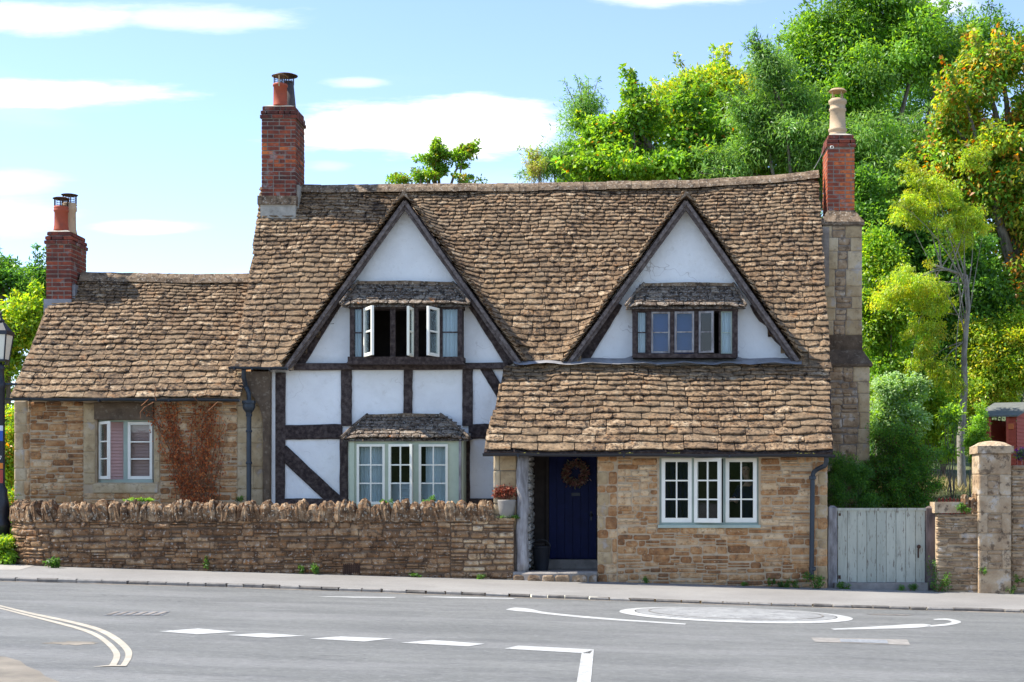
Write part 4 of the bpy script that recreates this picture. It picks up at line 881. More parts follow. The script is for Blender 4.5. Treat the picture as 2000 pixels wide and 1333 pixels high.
p2 = Vector((X_(565, 31.15), 31.15, zT+.03)); pot(ch, p2, [(.15, 0), (.14, .05), (.085, .62), (.06, .62)], 'dark_clay'); cowl(ch, p2-Vector((.06, 0, 0)), .15, .56, .74, 'rust', .235, .03)
# the external stack at the right gable
YR = 30.5; zt2 = Z_(263, YR); zb2 = Z_(413, YR)
tn_r = lambda z, u: cl((.35+.6*(u-3.95)/.6)+uni(-.2, .2), 0, .95) if z < zt2-.3 else uni(.2, .5)
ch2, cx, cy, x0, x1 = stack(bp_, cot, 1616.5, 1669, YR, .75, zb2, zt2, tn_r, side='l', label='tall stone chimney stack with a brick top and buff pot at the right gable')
pp = Vector((X_(1636, YR+.37), YR+.37, zt2+.03))
pot(ch2, pp, [(.19, 0), (.175, .05), (.165, .10), (.19, .12), (.19, .16), (.165, .18), (.155, .52), (.175, .54), (.175, .57), (.155, .59), (.155, .66), (.185, .69), (.185, .74), (.15, .77), (.10, .77)], 'buff')
cowl(ch2, pp, .125, .74, .93, 'tan_metal', .185, .06, 4, False)
rg = MB(); c = P_(1625, 288, YR-.05); rg.tube([c+Vector((.03*math.cos(t), 0, .03*math.sin(t))) for t in np.linspace(0, 2*math.pi, 13)], .009, 5, cap=False); rg.build('ring', M['white'], ch2)
def tap(m, a, b, ya, yb, za, zb_):
    """frustum between rectangle a (bottom) and b (top): (x0,x1,y0,y1)"""
    vs = [(a[0], ya[0], za), (a[1], ya[0], za), (a[1], ya[1], za), (a[0], ya[1], za), (b[0], yb[0], zb_), (b[1], yb[0], zb_), (b[1], yb[1], zb_), (b[0], yb[1], zb_)]
    m.add(vs, [(0, 1, 5, 4), (1, 2, 6, 5), (2, 3, 7, 6), (3, 0, 4, 7), (4, 5, 6, 7), (3, 2, 1, 0)], rnd())
YU, YD = 30.38, 30.12
ux0, ux1 = X_(1606, YU), X_(1684, YU); dx0_, dx1_ = X_(1628, YD)-.2, X_(1699, YD); zc, zu, zw0, zw1 = Z_(440, YU), Z_(655, YU), Z_(684, YU), Z_(714, YD)
m = MB(); tap(m, (ux0-.05, ux1+.04), (x0, x1), (YU-.05, 31.45), (YR, YR+.75), Z_(434, YU), zb2+.02); m.box(ux0-.05, ux1+.04, YU-.05, 31.45, zc, Z_(434, YU)); m.build('cap_stone', M['ridge'], ch2)
m = MB(); m.box(ux0+.012, ux1-.012, YU+.02, 31.4, zw0-.1, zc); m.box(dx0_, dx1_-.012, YD+.02, 31.5, -.3, zw1); m.build('stack_core', M['lime'], ch2)
fu = lambda u, v, o: Vector((u, YU-o, v)); fd = lambda u, v, o: Vector((u, YD-o, v))
z = zu
while z < zc-.02:
    h = min(uni(.2, .36), zc-z); e = ux1-uni(.18, .36); a = ux0+uni(.16, .32)
    for p, q in ((ux0, a), (e, ux1)): vs, fs = stone_piece(p, q, z, z+h, fu, .08, .006, .006, .1); asl.add(ch2, vs, fs, uni(.3, .95))
    zz_ = z
    while zz_ < z+h-.03:
        h2 = min(uni(.09, .2), z+h-zz_); vs, fs = stone_piece(a, e, zz_, zz_+h2, fu, .06, .008, .02, .2); gst.add(ch2, vs, fs, uni(.15, .8)); zz_ += h2
    z += h
m = MB(); m.box(ux0+.15, ux1+.004, YU-.02, 31.42, zw0, zu, .4); tap(m, (dx0_-.02, dx1_+.05), (ux0+.15, ux1), (YD-.05, 31.5), (YU-.02, 31.42), zw1+.03, zw0); m.box(dx0_-.02, dx1_+.05, YD-.05, 31.5, zw1-.02, zw1+.03, .7); on_face(m.build('weathering', M['black_stone'], ch2), 1)
z = -.1
while z < zw1-.03:
    h = min(uni(.22, .42), zw1-.02-z); e = dx1_-uni(.2, .34); vs, fs = stone_piece(e, dx1_, z, z+h, fd, .08, .006, .008, .1); asl.add(ch2, vs, fs, uni(.35, .8))
    rubble(gst, ch2, dx0_, e, z, z+h, fd, (), (.1, .2), (.16, .4), .012, .014, .1, (.0, .6)); z += h
vs_ = MB(); v_ = MB(); c0 = X_(1603, 30.0)
v_.box(ux0-.03, ux0+.13, YU-.06, YU, Z_(560, YU), Z_(445, YU)); v_.build('lime_fillet', M['lime'], ch2)
wr = MB(); wr.tube([P_(1590, 330, 30.6), P_(1600, 312, 30.55), P_(1606, 300, 30.5)], .006, 4); wr.build('aerial_wire', M['lead'], ch2)
for p in (tp, st, bp_, gst, hp, asl, ws, sst): p.flush()

# ================================================================== THE LOW WING on the left
wing = thing('cottage_wing', (-9.4, 28.5, .3), 'low stone house joined to the left of the half-timbered cottage', 'cottage')
wtp = Pieces(wing, 'roof_tile', M['tile']); wst = Pieces(wing, 'stone', M['stone']); wbr = Pieces(wing, 'brick', M['brick']); wq = Pieces(wing, 'quoin', M['ashlar'], 60)
WY = 28.53; wx0, wx1 = X_(27, 28.5), X_(463, 28.5)
wh = hole(188, 300, 820, 943, 28.5)
m = MB(); wall_cols(m, wx0+.015, wx1, -.1, 3.42, 28.513, WY+.3, [wh]); m.box(wx0+.015, wx0+.3, WY+.3, 32.4, -.1, 3.42); m.box(wx0, wx1, 32.4, 32.6, -.1, 3.4)
gable_end(m, wx0+.02, wx0+.3, 28.6, 3.42, 30.43, 5.9, 32.5, 3.42); wwall = m.build('stone_wall', M['mortar'], wing)
ffw = lambda u, v, o: Vector((u, 28.505-o, v))
jl, jr = X_(163, 28.5), X_(325, 28.5)
rubble(wst, wwall, wx0+.30, jl, .3, 3.40, ffw, (), (.06, .15), (.14, .42), .018, .013, .2, (0, .85))
rubble(wst, wwall, X_(312, 28.5), wx1, .3, 3.40, ffw, (), (.06, .15), (.14, .42), .018, .013, .2, (.1, .9))
rubble(wst, wwall, jl, X_(312, 28.5), .3, Z_(963, 28.5), ffw, (), (.06, .12), (.14, .42), .018, .013, .2, (.1, .8))
def block(pc, parent, a, b, c, d, Y, tone, bulge=.006):
    vs, fs = stone_piece(X_(a, Y), X_(b, Y), Z_(d, Y), Z_(c, Y), lambda u, v, o: Vector((u, Y-.01-o, v)), .12, bulge, .006, .08); pc.add(parent, vs, fs, tone)
z = .3
while z < 3.3:
    h = min(uni(.14, .36), 3.4-z); w = uni(.14, .32); vs, fs = stone_piece(wx0, wx0+w, z, z+h, ffw, .12, .008, .008, .15); wq.add(wwall, vs, fs, uni(.3, .9))
    if w < .27: vs, fs = stone_piece(wx0+w, wx0+.30, z, z+h, ffw, .06, .01, .012, .2); wst.add(wwall, vs, fs, uni(.2, .8))
    z += h
wx = [(163, 186, 826, 882), (163, 186, 882, 925), (163, 186, 925, 946), (163, 186, 788, 826), (301, 312, 820, 900), (301, 312, 900, 946)]
for a, b, c, d in wx: block(wq, wwall, a, b, c, d, 28.5, uni(.3, .6))
block(wq, wwall, 181, 308, 945, 963, 28.48, .75); 
q = MB(); q.box(X_(186, 28.5), X_(301, 28.5), 28.44, WY+.02, Z_(820, 28.5), Z_(788, 28.5), .5); on_face(q.build('lintel', M['black_stone'], wwall), 1)
q = MB(); Yq = 28.62; a, b, c, d = wh; q.box(a, a+.06, Yq, Yq+.1, c, d); q.box(b-.04, b, Yq, Yq+.1, c, d); q.box(a+.06, b-.04, Yq, Yq+.1, d-.035, d); q.box(a+.06, b-.04, Yq-.04, Yq+.1, c, c+.06); q.box(X_(241, Yq), X_(249, Yq), Yq+.004, Yq+.09, c+.06, d-.035)
w5 = q.build('window', M['sage_blue'], wing, label='two-light window with a pink blind beside the dead creeper')
zz = (c+.065, d-.04)
casement(w5, X_(193, Yq), X_(243, Yq), *zz, Yq-.03, 1, 3, .05, .024, 'white', 'l', 50, bottom=1.15); casement(w5, X_(250, Yq), X_(298, Yq), *zz, Yq-.02, 1, 3, .05, .024, 'white', bottom=1.15)
blind(w5, a+.02, b-.02, c+.06, d-.03, Yq+.10, .062, 'blind')
gutter(wing, 12, 468, 780.5, 782, 28.08, .055)
# roof
WE, WR = P_(240, 779, 28.15), P_(240, 543, 30.40); WS = math.hypot(WR.y-WE.y, WR.z-WE.z)
def PW(X, s, n):
    t = s/WS; n += .02*math.sin(X*1.4+t*3)+.01*math.sin(X*4.7-t*6)-.05*math.sin(math.pi*cl(t, 0, 1))
    return Vector((X, WE.y+(WR.y-WE.y)*t-(WR.z-WE.z)/WS*n, WE.z+(WR.z-WE.z)*t+(WR.y-WE.y)/WS*n+.03*cl(t, 0, 1)*math.sin(X*.9)))
wl_ = lambda s: X_(18, 28.15)+.02*s; wr_ = lambda s: -7.16
m = MB(); vs = []
for j in range(9):
    for i in range(25): vs.append(PW(wl_(0)+(wr_(0)-wl_(0))*i/24, WS*j/8, -.015))
for i in range(25): vs.append(Vector((wl_(0)+(wr_(0)-wl_(0))*i/24, 32.7, 3.4)))
m.add(vs, [(j*25+i, j*25+i+1, (j+1)*25+i+1, (j+1)*25+i) for j in range(9) for i in range(24)]); wroof = m.build('roof', M['tile'], wing)
slates(wtp, wroof, PW, wl_, wr_, WS, .19, .076, .36, .20, .032, lambda X, s: not (X > -7.30 and s > 1.2))
ridge_run(wroof, X_(160, 30.4), -7.30, lambda X: WR.z+.03*math.sin(X*.9)+.01, WR.y, 9, .10, .16)
YW_ = 29.95; zT = Z_(452, YW_); zB = Z_(585, YW_)
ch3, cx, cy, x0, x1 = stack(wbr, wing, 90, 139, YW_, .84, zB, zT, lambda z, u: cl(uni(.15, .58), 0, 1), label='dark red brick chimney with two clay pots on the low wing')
q = MB(); q.box(x0-.03, x1+.02, YW_-.05, YW_+.9, zB-.35, zB); q.box(x1, x1+.06, YW_+.05, YW_+.9, zB-.1, zB+.3); q.build('flashing', M['lead'], ch3)
p = Vector((X_(119.5, YW_+.24), YW_+.24, zT+.03)); pot(ch3, p, [(.155, 0), (.145, .04), (.14, .09), (.132, .12), (.128, .38), (.145, .40), (.145, .43), (.135, .45), (.145, .47), (.135, .50), (.1, .5)], 'terracotta'); cowl(ch3, p, .125, .48, .66, 'rust', .165, .025)
p = Vector((X_(136, YW_+.58), YW_+.58, zT+.03)); pot(ch3, p, [(.15, 0), (.14, .05), (.125, .12), (.12, .45), (.14, .48), (.14, .55), (.13, .57), (.145, .6), (.13, .63), (.1, .63)], 'buff'); cowl(ch3, p, .125, .62, .80, 'rust', .165, .015)
for q in (wtp, wst, wbr, wq): q.flush()

# ================================================================== GARDEN WALL in front
gw = thing('garden_wall', (-6, 26.9, .24), 'rough brown stone garden wall with upright coping stones along the pavement', 'garden wall')
gp = Pieces(gw, 'stone', M['wall_stone']); cp = Pieces(gw, 'coping_stone', M['coping'], 200)
XA, XB, RAD = X_(1004, 26.9), -10.2, 1.0; LW = XA-XB
def wpath(s):
    """s runs left from the porch; returns the point on the front face and the outward normal"""
    if s <= LW: return Vector((XA-s, 26.9, 0)), Vector((0, -1, 0))
    t = min((s-LW)/RAD, 1.75); return Vector((XB-RAD*math.sin(t), 26.9+RAD*(1-math.cos(t)), 0)), Vector((-math.sin(t), -math.cos(t), 0))
LT_ = LW+RAD*1.7
zgw = lambda s: zp(*wpath(s)[0].xy[:2]) if wpath(s)[0].y < 27.7 else zp(wpath(s)[0].x, 27.7)
zwt = lambda s: 1.235 if s > .36 else 1.21
tfw = lambda u, v, o: (lambda p, n: Vector((p.x+n.x*o, p.y+n.y*o, v+.0)))(*wpath(LT_-u))
sR = LT_-(XA-X_(880, 26.9)); gr = [(LT_-(XA-X_(672, 26.9)), LT_-(XA-X_(702, 26.9)), Z_(1121, 26.9), Z_(1102, 26.9))]
rubble(gp, gw, 0, sR, lambda u: zgw(LT_-u)-.06, lambda u: zwt(LT_-u)-.02, tfw, gr, (.06, .15), (.13, .44), .030, .010, .22, (0, .62), depth=.1)
rubble(gp, gw, sR, LT_, lambda u: zgw(LT_-u)-.06, lambda u: zwt(LT_-u)-.02, tfw, (), (.065, .13), (.16, .40), .030, .018, .2, (.35, 1), depth=.1)
core = MB(); n = 60; vs = []
for i in range(n+1):
    s = LT_*i/n; p, nn = wpath(s)
    for o, z in ((-.012, -.2), (-.012, zwt(s)-.03), (-.38, zwt(s)-.03), (-.38, -.2)): vs.append((p.x+nn.x*o, p.y+nn.y*o, z))
core.add(vs, [(i*4+k, i*4+k+1, (i+1)*4+k+1, (i+1)*4+k) for i in range(n) for k in range(3)]+[(0, 3, 2, 1), (n*4, n*4+1, n*4+2, n*4+3)]); core.build('wall_core', M['mortar_dark'], gw)
s = .34
while s < LT_-.05:
    w = uni(.07, .21); h = uni(.27, .36)+(.06 if s < .5 else 0); lean_ = random.gauss(.02, .10)+(.30 if s > LW-1.3 else 0)*uni(.4, 1.1); d = .36+uni(-.05, .05); n0 = 11; vs = []; prof = []
    for k in range(n0):
        t = math.pi*k/(n0-1); prof.append((-.17-d*.5*math.cos(math.pi-t), -.05 if k in (0, n0-1) else (math.sin(t)**.38)*h))
    tilt = uni(-.06, .06); m_ = 6; rowz = [uni(.86, 1.0) for _ in range(n0)]
    for e in range(m_):
        f = e/(m_-1); sc_ = (.80, .96, 1.0, 1.0, .95, .78)[e]
        for k, (o, z) in enumerate(prof):
            p, nn = wpath(s+w*f); tx = Vector((-nn.y, nn.x, 0)); q = rowz[k]*sc_*(1+uni(-.07, .07)); oo = (o+.17)*(.9+.1*sc_)*(1+uni(-.08, .08))-.17+.03
            vs.append(Vector((p.x+nn.x*oo-tx.x*lean_*z+uni(-.012, .012), p.y+nn.y*oo-tx.y*lean_*z, 1.205+z*q+tilt*(f-.5))))
    fs = [(i*n0+k, (i+1)*n0+k, (i+1)*n0+k+1, i*n0+k+1) for i in range(m_-1) for k in range(n0-1)]+[tuple(range(n0)), tuple((m_-1)*n0+k for k in range(n0-1, -1, -1))]
    cp.add(gw, vs, fs, rnd()); s += w*.90
gp.flush(); cp.flush()
q = MB(); q.box(X_(968, 26.9), X_(1006, 26.9), 26.86, 27.2, 1.17, 1.215, .6); on_face(q.build('ledge_stone', M['wall_stone'], gw), 1)
vg = MB(); a, b, c, d = X_(671, 26.9), X_(703, 26.9), Z_(1122, 26.9), Z_(1101, 26.9)
vg.box(a, b, 26.93, 26.96, c, d, 0)
for i in range(9): x = a+(b-a)*i/8; vg.box(x-.006, x+.006, 26.885, 26.925, c, d)
for i in range(6): z = c+(d-c)*i/5; vg.box(a, b, 26.888, 26.922, z-.006, z+.006)
vg.build('air_grille', M['rust'], gw)

# ================================================================== GATE, POSTS, BOUNDARY WALL, PIER
GY = 27.25; g0_, g1_ = X_(1636, GY), X_(1807, GY); gzb, gzt = Z_(1138, GY), Z_(994, GY)
gate = thing('garden_gate', ((g0_+g1_)/2, GY, gzb), 'weathered pale green boarded gate between two posts', 'gate')
n = 9
for i in range(n):
    a, b = g0_+(g1_-g0_)*i/n+.004, g0_+(g1_-g0_)*(i+1)/n-.004; q = MB(); yy = GY+uni(-.003, .003); q.box(a, b, yy, yy+.022, gzb+uni(-.01, .01), gzt-.035, rnd()); q.build('board', M['gate'], gate)
q = MB(); q.box(g0_-.01, g1_+.01, GY-.02, GY+.05, gzt-.035, gzt+.012); q.build('top_rail', M['gate'], gate)
q = MB(); [q.box(g0_, g1_, GY+.026, GY+.06, z, z+.1) for z in (gzb+.12, gzt-.3)]; q.build('ledge', M['gate'], gate)
q = MB(); q.lathe((X_(1794, GY), GY-.03, Z_(1068, GY)), [(.01, -.035), (.035, -.015), (.035, .015), (.01, .035)], 10); q.box(X_(1792, GY), X_(1795, GY), GY-.008, GY, Z_(1090, GY), Z_(1072, GY)); q.build('handle', M['rust'], gate)
q = MB(); q.box(X_(1637, GY), X_(1642, GY), GY-.008, GY-.001, Z_(1131, GY), Z_(1124, GY)); q.box(X_(1638, GY), X_(1642, GY), GY-.008, GY-.001, Z_(1008, GY), Z_(1003, GY)); q.build('hinge', M['rust'], gate)
for a, b, tpy, lab in ((1618, 1635, 990, 'grey wooden gate post against the lean-to wall'), (1809, 1827, 991, 'dark wooden gate post beside the boundary wall')):
    Yp = 27.2; o = thing('gate_post', (X_((a+b)/2, Yp), Yp, -.05), lab, 'gate post', 'posts of the garden gate'); m = MB(); x0_, x1_ = X_(a, Yp), X_(b, Yp); zt_ = Z_(tpy, Yp); vs = []
    for i in range(8):
        z = -.35+(zt_-.02+.35)*i/7; j = lambda: uni(-.006, .006); vs += [(x0_+j(), Yp+j(), z), (x1_+j(), Yp+j(), z), (x1_+j(), Yp+.16, z), (x0_+j(), Yp+.16, z)]
    vs += [((x0_+x1_)/2-.03, Yp+.06, zt_+.02), ((x0_+x1_)/2+.03, Yp+.06, zt_+.02), ((x0_+x1_)/2+.03, Yp+.1, zt_+.02), ((x0_+x1_)/2-.03, Yp+.1, zt_+.02)]
    m.add(vs, [(i*4+k, i*4+(k+1) % 4, (i+1)*4+(k+1) % 4, (i+1)*4+k) for i in range(8) for k in range(4)]+[(32, 33, 34, 35)]); m.build('post', M['grey_wood' if a == 1618 else 'post_wood'], o)
q = MB(); q.box(X_(1630, 27.05), X_(1812, 27.05), 27.02, 27.4, -.4, Z_(1139, 27.05)); th = on_face(q.build('gate_threshold', M['step'], pav), 1)
bw = thing('boundary_wall', (5.6, 27.0, -.1), 'short grey stone wall between the gate and the square pier', 'wall')
bs = Pieces(bw, 'stone', M['grey_stone'], 200); Yb = 26.98; fb = lambda u, v, o: Vector((u, Yb-o, v))
b0, b1 = X_(1829, Yb), X_(1912, Yb)
q = MB(); q.box(b0+.02, b1, Yb+.02, Yb+.36, -.5, Z_(1003, Yb)-.02); wbk = q.build('wall_core', M['mortar'], bw)
rubble(bs, bw, b0, b1, lambda u: zp(u, 26.9)-.1, Z_(1003, Yb), fb, (), (.05, .12), (.14, .4), .018, .012, .25, (.1, .75), depth=.1)
q = MB(); q.box(X_(1825, Yb), X_(1880, Yb), Yb-.03, Yb+.4, Z_(1002.5, Yb), Z_(981, Yb), .8); on_face(q.build('cap_slab', M['grey_stone'], bw), 1)
for a, b, tz, ln in ((1880, 1886, 985, .02), (1886, 1895, 966, -.02), (1895, 1904, 972, .03), (1904, 1913, 960, .05)):
    m = MB(); m.prism([(X_(a, Yb), Z_(1002, Yb)), (X_(b, Yb)-.005, Z_(1002, Yb)), (X_(b, Yb)+ln-.005, Z_(tz+8, Yb)), (X_((a+b)/2, Yb)+ln, Z_(tz, Yb)), (X_(a, Yb)+ln*.5, Z_(tz+5, Yb))], Yb+.0, Yb+.36, rnd()); on_face(m.build('coping_stone', M['coping'], bw), 1)
bs.flush()
pr = thing('stone_pier', (6.3, 26.9, -.15), 'square stone gate pier with a shallow domed cap', 'pier')
Yp = 26.86; p0, p1 = X_(1912, Yp), X_(1975, Yp); pt = Z_(886, Yp)
q = MB(); q.box(p0+.02, p1-.02, Yp+.02, Yp+.55, -.5, pt); pcore = q.build('pier_core', M['mortar'], pr)
pq = Pieces(pr, 'block', M['grey_stone'], 60); pg = Pieces(pr, 'stone', M['grey_stone'], 60); fp = lambda u, v, o: Vector((u, Yp-o, v)); fs_ = lambda u, v, o: Vector((p0-o, u, v))
rowsp = [(1165, 1112, 0), (1112, 1075, 1), (1075, 1042, 0), (1042, 1002, 1), (1002, 968, 0), (968, 927, 2), (927, 886, 3)]
for a, b, k in rowsp:
    z0, z1 = Z_(a, Yp), Z_(b, Yp); w = p1-p0
    if k in (0, 3): vs, fs = stone_piece(p0, p1, z0, z1, fp, .1, .004, .004, .06); (pg if k == 3 else pq).add(pr, vs, fs, uni(.5, .8) if k == 0 else .55)
    else:
        e0, e1 = p0+w*.27, p1-w*(.28 if k == 1 else .36)
        for u0, u1 in ((p0, e0), (e1, p1)): vs, fs = stone_piece(u0, u1, z0, z1, fp, .1, .006, .006, .08); pq.add(pr, vs, fs, uni(.5, .9))
        z = z0
        while z < z1-.02: h = min(uni(.08, .15), z1-z); vs, fs = stone_piece(e0, e1, z, z+h, fp, .08, .006, .012, .2); pg.add(pr, vs, fs, uni(.1, .5)); z += h
    vs, fs = stone_piece(Yp, Yp+.55, z0, z1, fs_, .05, .006, .006, .08); pq.add(pr, vs, fs, uni(.5, .9))
q = MB(); c0, c1 = X_(1908, Yp), X_(1979, Yp); q.box(c0, c1, Yp-.05, Yp+.6, pt, pt+.13, .7); n = 6; vs = []
for j in range(n+1):
    for i in range(n+1):
        u, v = i/n, j/n; vs.append((c0+(c1-c0)*u, Yp-.05+.65*v, pt+.131+.10*(1-(2*u-1)**2)**.6*(1-(2*v-1)**2)**.6))
q.add(vs, [(j*(n+1)+i, j*(n+1)+i+1, (j+1)*(n+1)+i+1, (j+1)*(n+1)+i) for j in range(n) for i in range(n)], .9); q.build('cap', M['grey_stone'], pr)
pq.flush(); pg.flush()
rw = thing('boundary_wall', (8.5, 27, -.15), 'taller grey stone wall running off the right edge from the square pier', 'wall')
rs = Pieces(rw, 'stone', M['grey_stone'], 200); r0, r1 = X_(1976, Yb), 12.5
q = MB(); q.box(r0, r1, Yb+.02, Yb+.4, -.7, Z_(908, Yb)-.02); q.build('wall_core', M['mortar'], rw)
rubble(rs, rw, r0, r1, lambda u: zp(u, 26.9)-.1, Z_(908, Yb), fb, (), (.07, .14), (.16, .42), .02, .014, .2, (.1, .85), depth=.1); rs.flush()

# ================================================================== SHED, fence and flowers beyond the wall
sx, sy, sz = X_(1985, 36), 36.0, 1.6
shed = thing('garden_shed', (sx, sy, sz), 'small red timber shed with a grey felt roof behind the pier', 'shed')
A = Vector((sx, sy, 0)); ul = Vector((-.94, .34, 0)); ur = Vector((.66, .75, 0)); wl2, wr2 = .86, 1.9; zE = Z_(812, 36)-.02; zRd = zE+.32
pt3 = lambda a, b, z: A+ul*a+ur*b+Vector((0, 0, z))
m = MB(); m.add([pt3(.05, .05, sz-.6), pt3(wl2, .05, sz-.6), pt3(wl2, wr2, sz-.6), pt3(.05, wr2, sz-.6), pt3(.05, .05, zE-.05), pt3(wl2, .05, zE-.05), pt3(wl2, wr2, zE-.05), pt3(.05, wr2, zE-.05)], [(1, 2, 6, 5), (2, 3, 7, 6)], .5); m.build('wall', M['red_wood'], shed)
z = sz-.6; k = 0
while z < zE-.01:
    h = min(.085, zE-z)
    segs = [(0, .19), (.64, wl2)] if z > sz+.05 else [(0, wl2)]
    for a, b in segs: m = MB(); m.add([pt3(a, -.018, z), pt3(b, -.018, z), pt3(b, 0, z+h), pt3(a, 0, z+h), pt3(a, .01, z), pt3(b, .01, z)], [(0, 1, 2, 3), (0, 4, 5, 1)], rnd()); m.build('board', M['red_wood'], shed)
    m = MB(); o = -.018; m.add([A+ur*0+ul*o+Vector((0, 0, z)), A+ur*wr2+ul*o+Vector((0, 0, z)), A+ur*wr2+Vector((0, 0, z+h)), A+Vector((0, 0, z+h))], [(0, 1, 2, 3)], rnd()); m.build('board', M['red_wood'], shed); z += h
m = MB(); m.add([A+Vector((0, 0, zE)), A+ur*wr2+Vector((0, 0, zE)), A+ur*wr2*.5+Vector((0, 0, zRd))], [(0, 1, 2)]); m.build('gable_board', M['red_wood'], shed)
m = MB(); e = .09
for b0_, b1_ in ((-.12, wr2*.5), (wr2*.5, wr2+.12)):
    zf = lambda b: zE+(zRd-zE)*(1-abs(b-wr2*.5)/(wr2*.5))+.03
    vs = [pt3(a, b, zf(b)+t) for t in (0, .035) for a, b in ((-e, b0_), (wl2+e, b0_), (wl2+e, b1_), (-e, b1_))]; m.add(vs, [(4, 5, 6, 7), (0, 3, 2, 1), (0, 1, 5, 4), (1, 2, 6, 5), (2, 3, 7, 6), (3, 0, 4, 7)])
on_face(m.build('roof', M['felt'], shed), 1)
m = MB(); [m.box(-.03, .03, -.03, .03, sz-.6, zE, .2, lambda p, c=c: Vector((p.x+c.x, p.y+c.y, p.z))) for c in (A+ul*.21, A+ul*.62)]; m.build('door_post', M['red_wood'], shed)
m = MB(); q = pt3(.10, -.03, 0); m.add([pt3(.05, -.035, zE-.30), pt3(.17, -.035, zE-.30), pt3(.17, -.035, zE-.17), pt3(.05, -.035, zE-.17), pt3(.05, -.01, zE-.30), pt3(.17, -.01, zE-.30), pt3(.17, -.01, zE-.17), pt3(.05, -.01, zE-.17)], [(0, 1, 2, 3), (0, 4, 5, 1), (3, 2, 6, 7), (0, 3, 7, 4), (1, 5, 6, 2)]); on_face(m.build('plaque', M['orange'], shed), 1)
pf = thing('picket_fence', (X_(1995, 31), 31.0, 1.2), 'low red picket fence below the shed at the right edge', 'fence')
for i in range(9):
    x = X_(1988, 31)+i*.11; m = MB(); zt_ = Z_(884, 31)+uni(-.02, .02); m.prism([(x, .9), (x+.07, .9), (x+.07, zt_-.05), (x+.035, zt_), (x, zt_-.05)], 31.0, 31.02, rnd()); on_face(m.build('picket', M['red_wood'], pf), 1)
m = MB(); m.box(X_(1987, 31), X_(1987, 31)+1.05, 31.022, 31.05, 2.0, 2.06); m.build('rail', M['red_wood'], pf)
for i in range(7):
    pass
lf_ = thing('picket_fence', (X_(1850, 31.2), 31.2, 1.2), 'row of low red pickets in the dry grass behind the wall', 'fence')
for i in range(14):
    x = X_(1832, 31.2)+i*.075; m = MB(); zt_ = Z_(972, 31.2)+uni(-.02, .02); m.prism([(x, .6), (x+.055, .6), (x+.055, zt_-.04), (x+.027, zt_), (x, zt_-.04)], 31.2, 31.22, rnd()); on_face(m.build('picket', M['red_wood'], lf_), 1)

# ================================================================== LAMP POST at the left edge
LYp = 27.55; lxp = X_(1, LYp); lz = lambda py: Z_(py, LYp)
lamp = thing('street_lamp', (lxp, LYp, .35), 'black cast-iron lamp post with lantern at the left edge', 'street lamp')
m = MB(); m.lathe((lxp, LYp, 0), [(.16, .25), (.16, lz(1032)), (.175, lz(1030)), (.175, lz(1022)), (.13, lz(1012)), (.155, lz(1000)), (.15, lz(985)), (.115, lz(965)), (.12, lz(957)), (.085, lz(950)), (.075, lz(944)), (.075, lz(760)), (.09, lz(758)), (.09, lz(748)), (.07, lz(745)), (.06, lz(722)), (.085, lz(718)), (.03, lz(712)), (.03, lz(708))], 16); m.build('post', M['iron'], lamp, True)
m = MB(); m.tube([(lxp-.38, LYp, lz(751)), (lxp+.30, LYp, lz(751))], .022, 6); m.build('ladder_bar', M['iron'], lamp)
m = MB(); zb_, zt_ = lz(703), lz(655)
for sx_, sy_ in ((-1, -1), (1, -1), (1, 1), (-1, 1)): m.tube([(lxp+sx_*.11, LYp+sy_*.11, zb_), (lxp+sx_*.165, LYp+sy_*.165, zt_)], .014, 5)
m.box(lxp-.125, lxp+.125, LYp-.125, LYp+.125, zb_-.03, zb_); m.box(lxp-.185, lxp+.185, LYp-.185, LYp+.185, zt_, zt_+.07)
tap(m, (lxp-.16, lxp+.16), (lxp-.06, lxp+.06), (LYp-.16, LYp+.16), (LYp-.06, LYp+.06), zt_+.07, lz(630)); m.lathe((lxp, LYp, 0), [(.06, lz(630)), (.075, lz(627)), (.04, lz(622)), (.02, lz(616)), (.03, lz(613)), (.005, lz(608))], 10)
for s_ in (-1, 1): m.tube([(lxp, LYp, zb_-.12), (lxp+s_*.09, LYp, zb_-.08), (lxp+s_*.1, LYp, zb_-.02)], .012, 5)
m.build('lantern', M['iron'], lamp)
M['frosted'] = plain('cream_glass', (.80, .74, .58), .3, .5, var=.04)
for k in range(4):
    a = k*math.pi/2; m = MB(); rot = lambda p, a=a: Vector((lxp+p.x*math.cos(a)-p.y*math.sin(a), LYp+p.x*math.sin(a)+p.y*math.cos(a), p.z))
    m.add([rot(Vector(v)) for v in ((-.10, -.108, zb_), (.10, -.108, zb_), (.155, -.163, zt_), (-.155, -.163, zt_), (-.10, -.104, zb_), (.10, -.104, zb_), (.155, -.159, zt_), (-.155, -.159, zt_))], [(0, 1, 2, 3), (7, 6, 5, 4), (0, 4, 5, 1), (3, 2, 6, 7), (0, 3, 7, 4), (1, 5, 6, 2)]); m.build('lantern_pane', M['frosted'], lamp)
for nm, c, a, b in (('blue_sticker', (.03, .10, .42), 862, 842), ('white_sticker', (.7, .72, .75), 842, 832), ('orange_sticker', (.75, .22, .02), 916, 905), ('red_sticker', (.42, .06, .04), 944, 918)):
    M[nm] = plain(nm, c, .5, .4, var=.05); m = MB(); vs = []
    for k in range(9):
        t = -math.pi/2+(k-4)*.24; vs += [(lxp+.078*math.cos(t), LYp+.078*math.sin(t), lz(a)), (lxp+.078*math.cos(t), LYp+.078*math.sin(t), lz(b))]
    m.add(vs, [(i*2, i*2+2, i*2+3, i*2+1) for i in range(8)]); m.build('sticker', M[nm], lamp)
m = MB(); tx0, tz0 = lxp-.045, lz(898)                      # the number 27
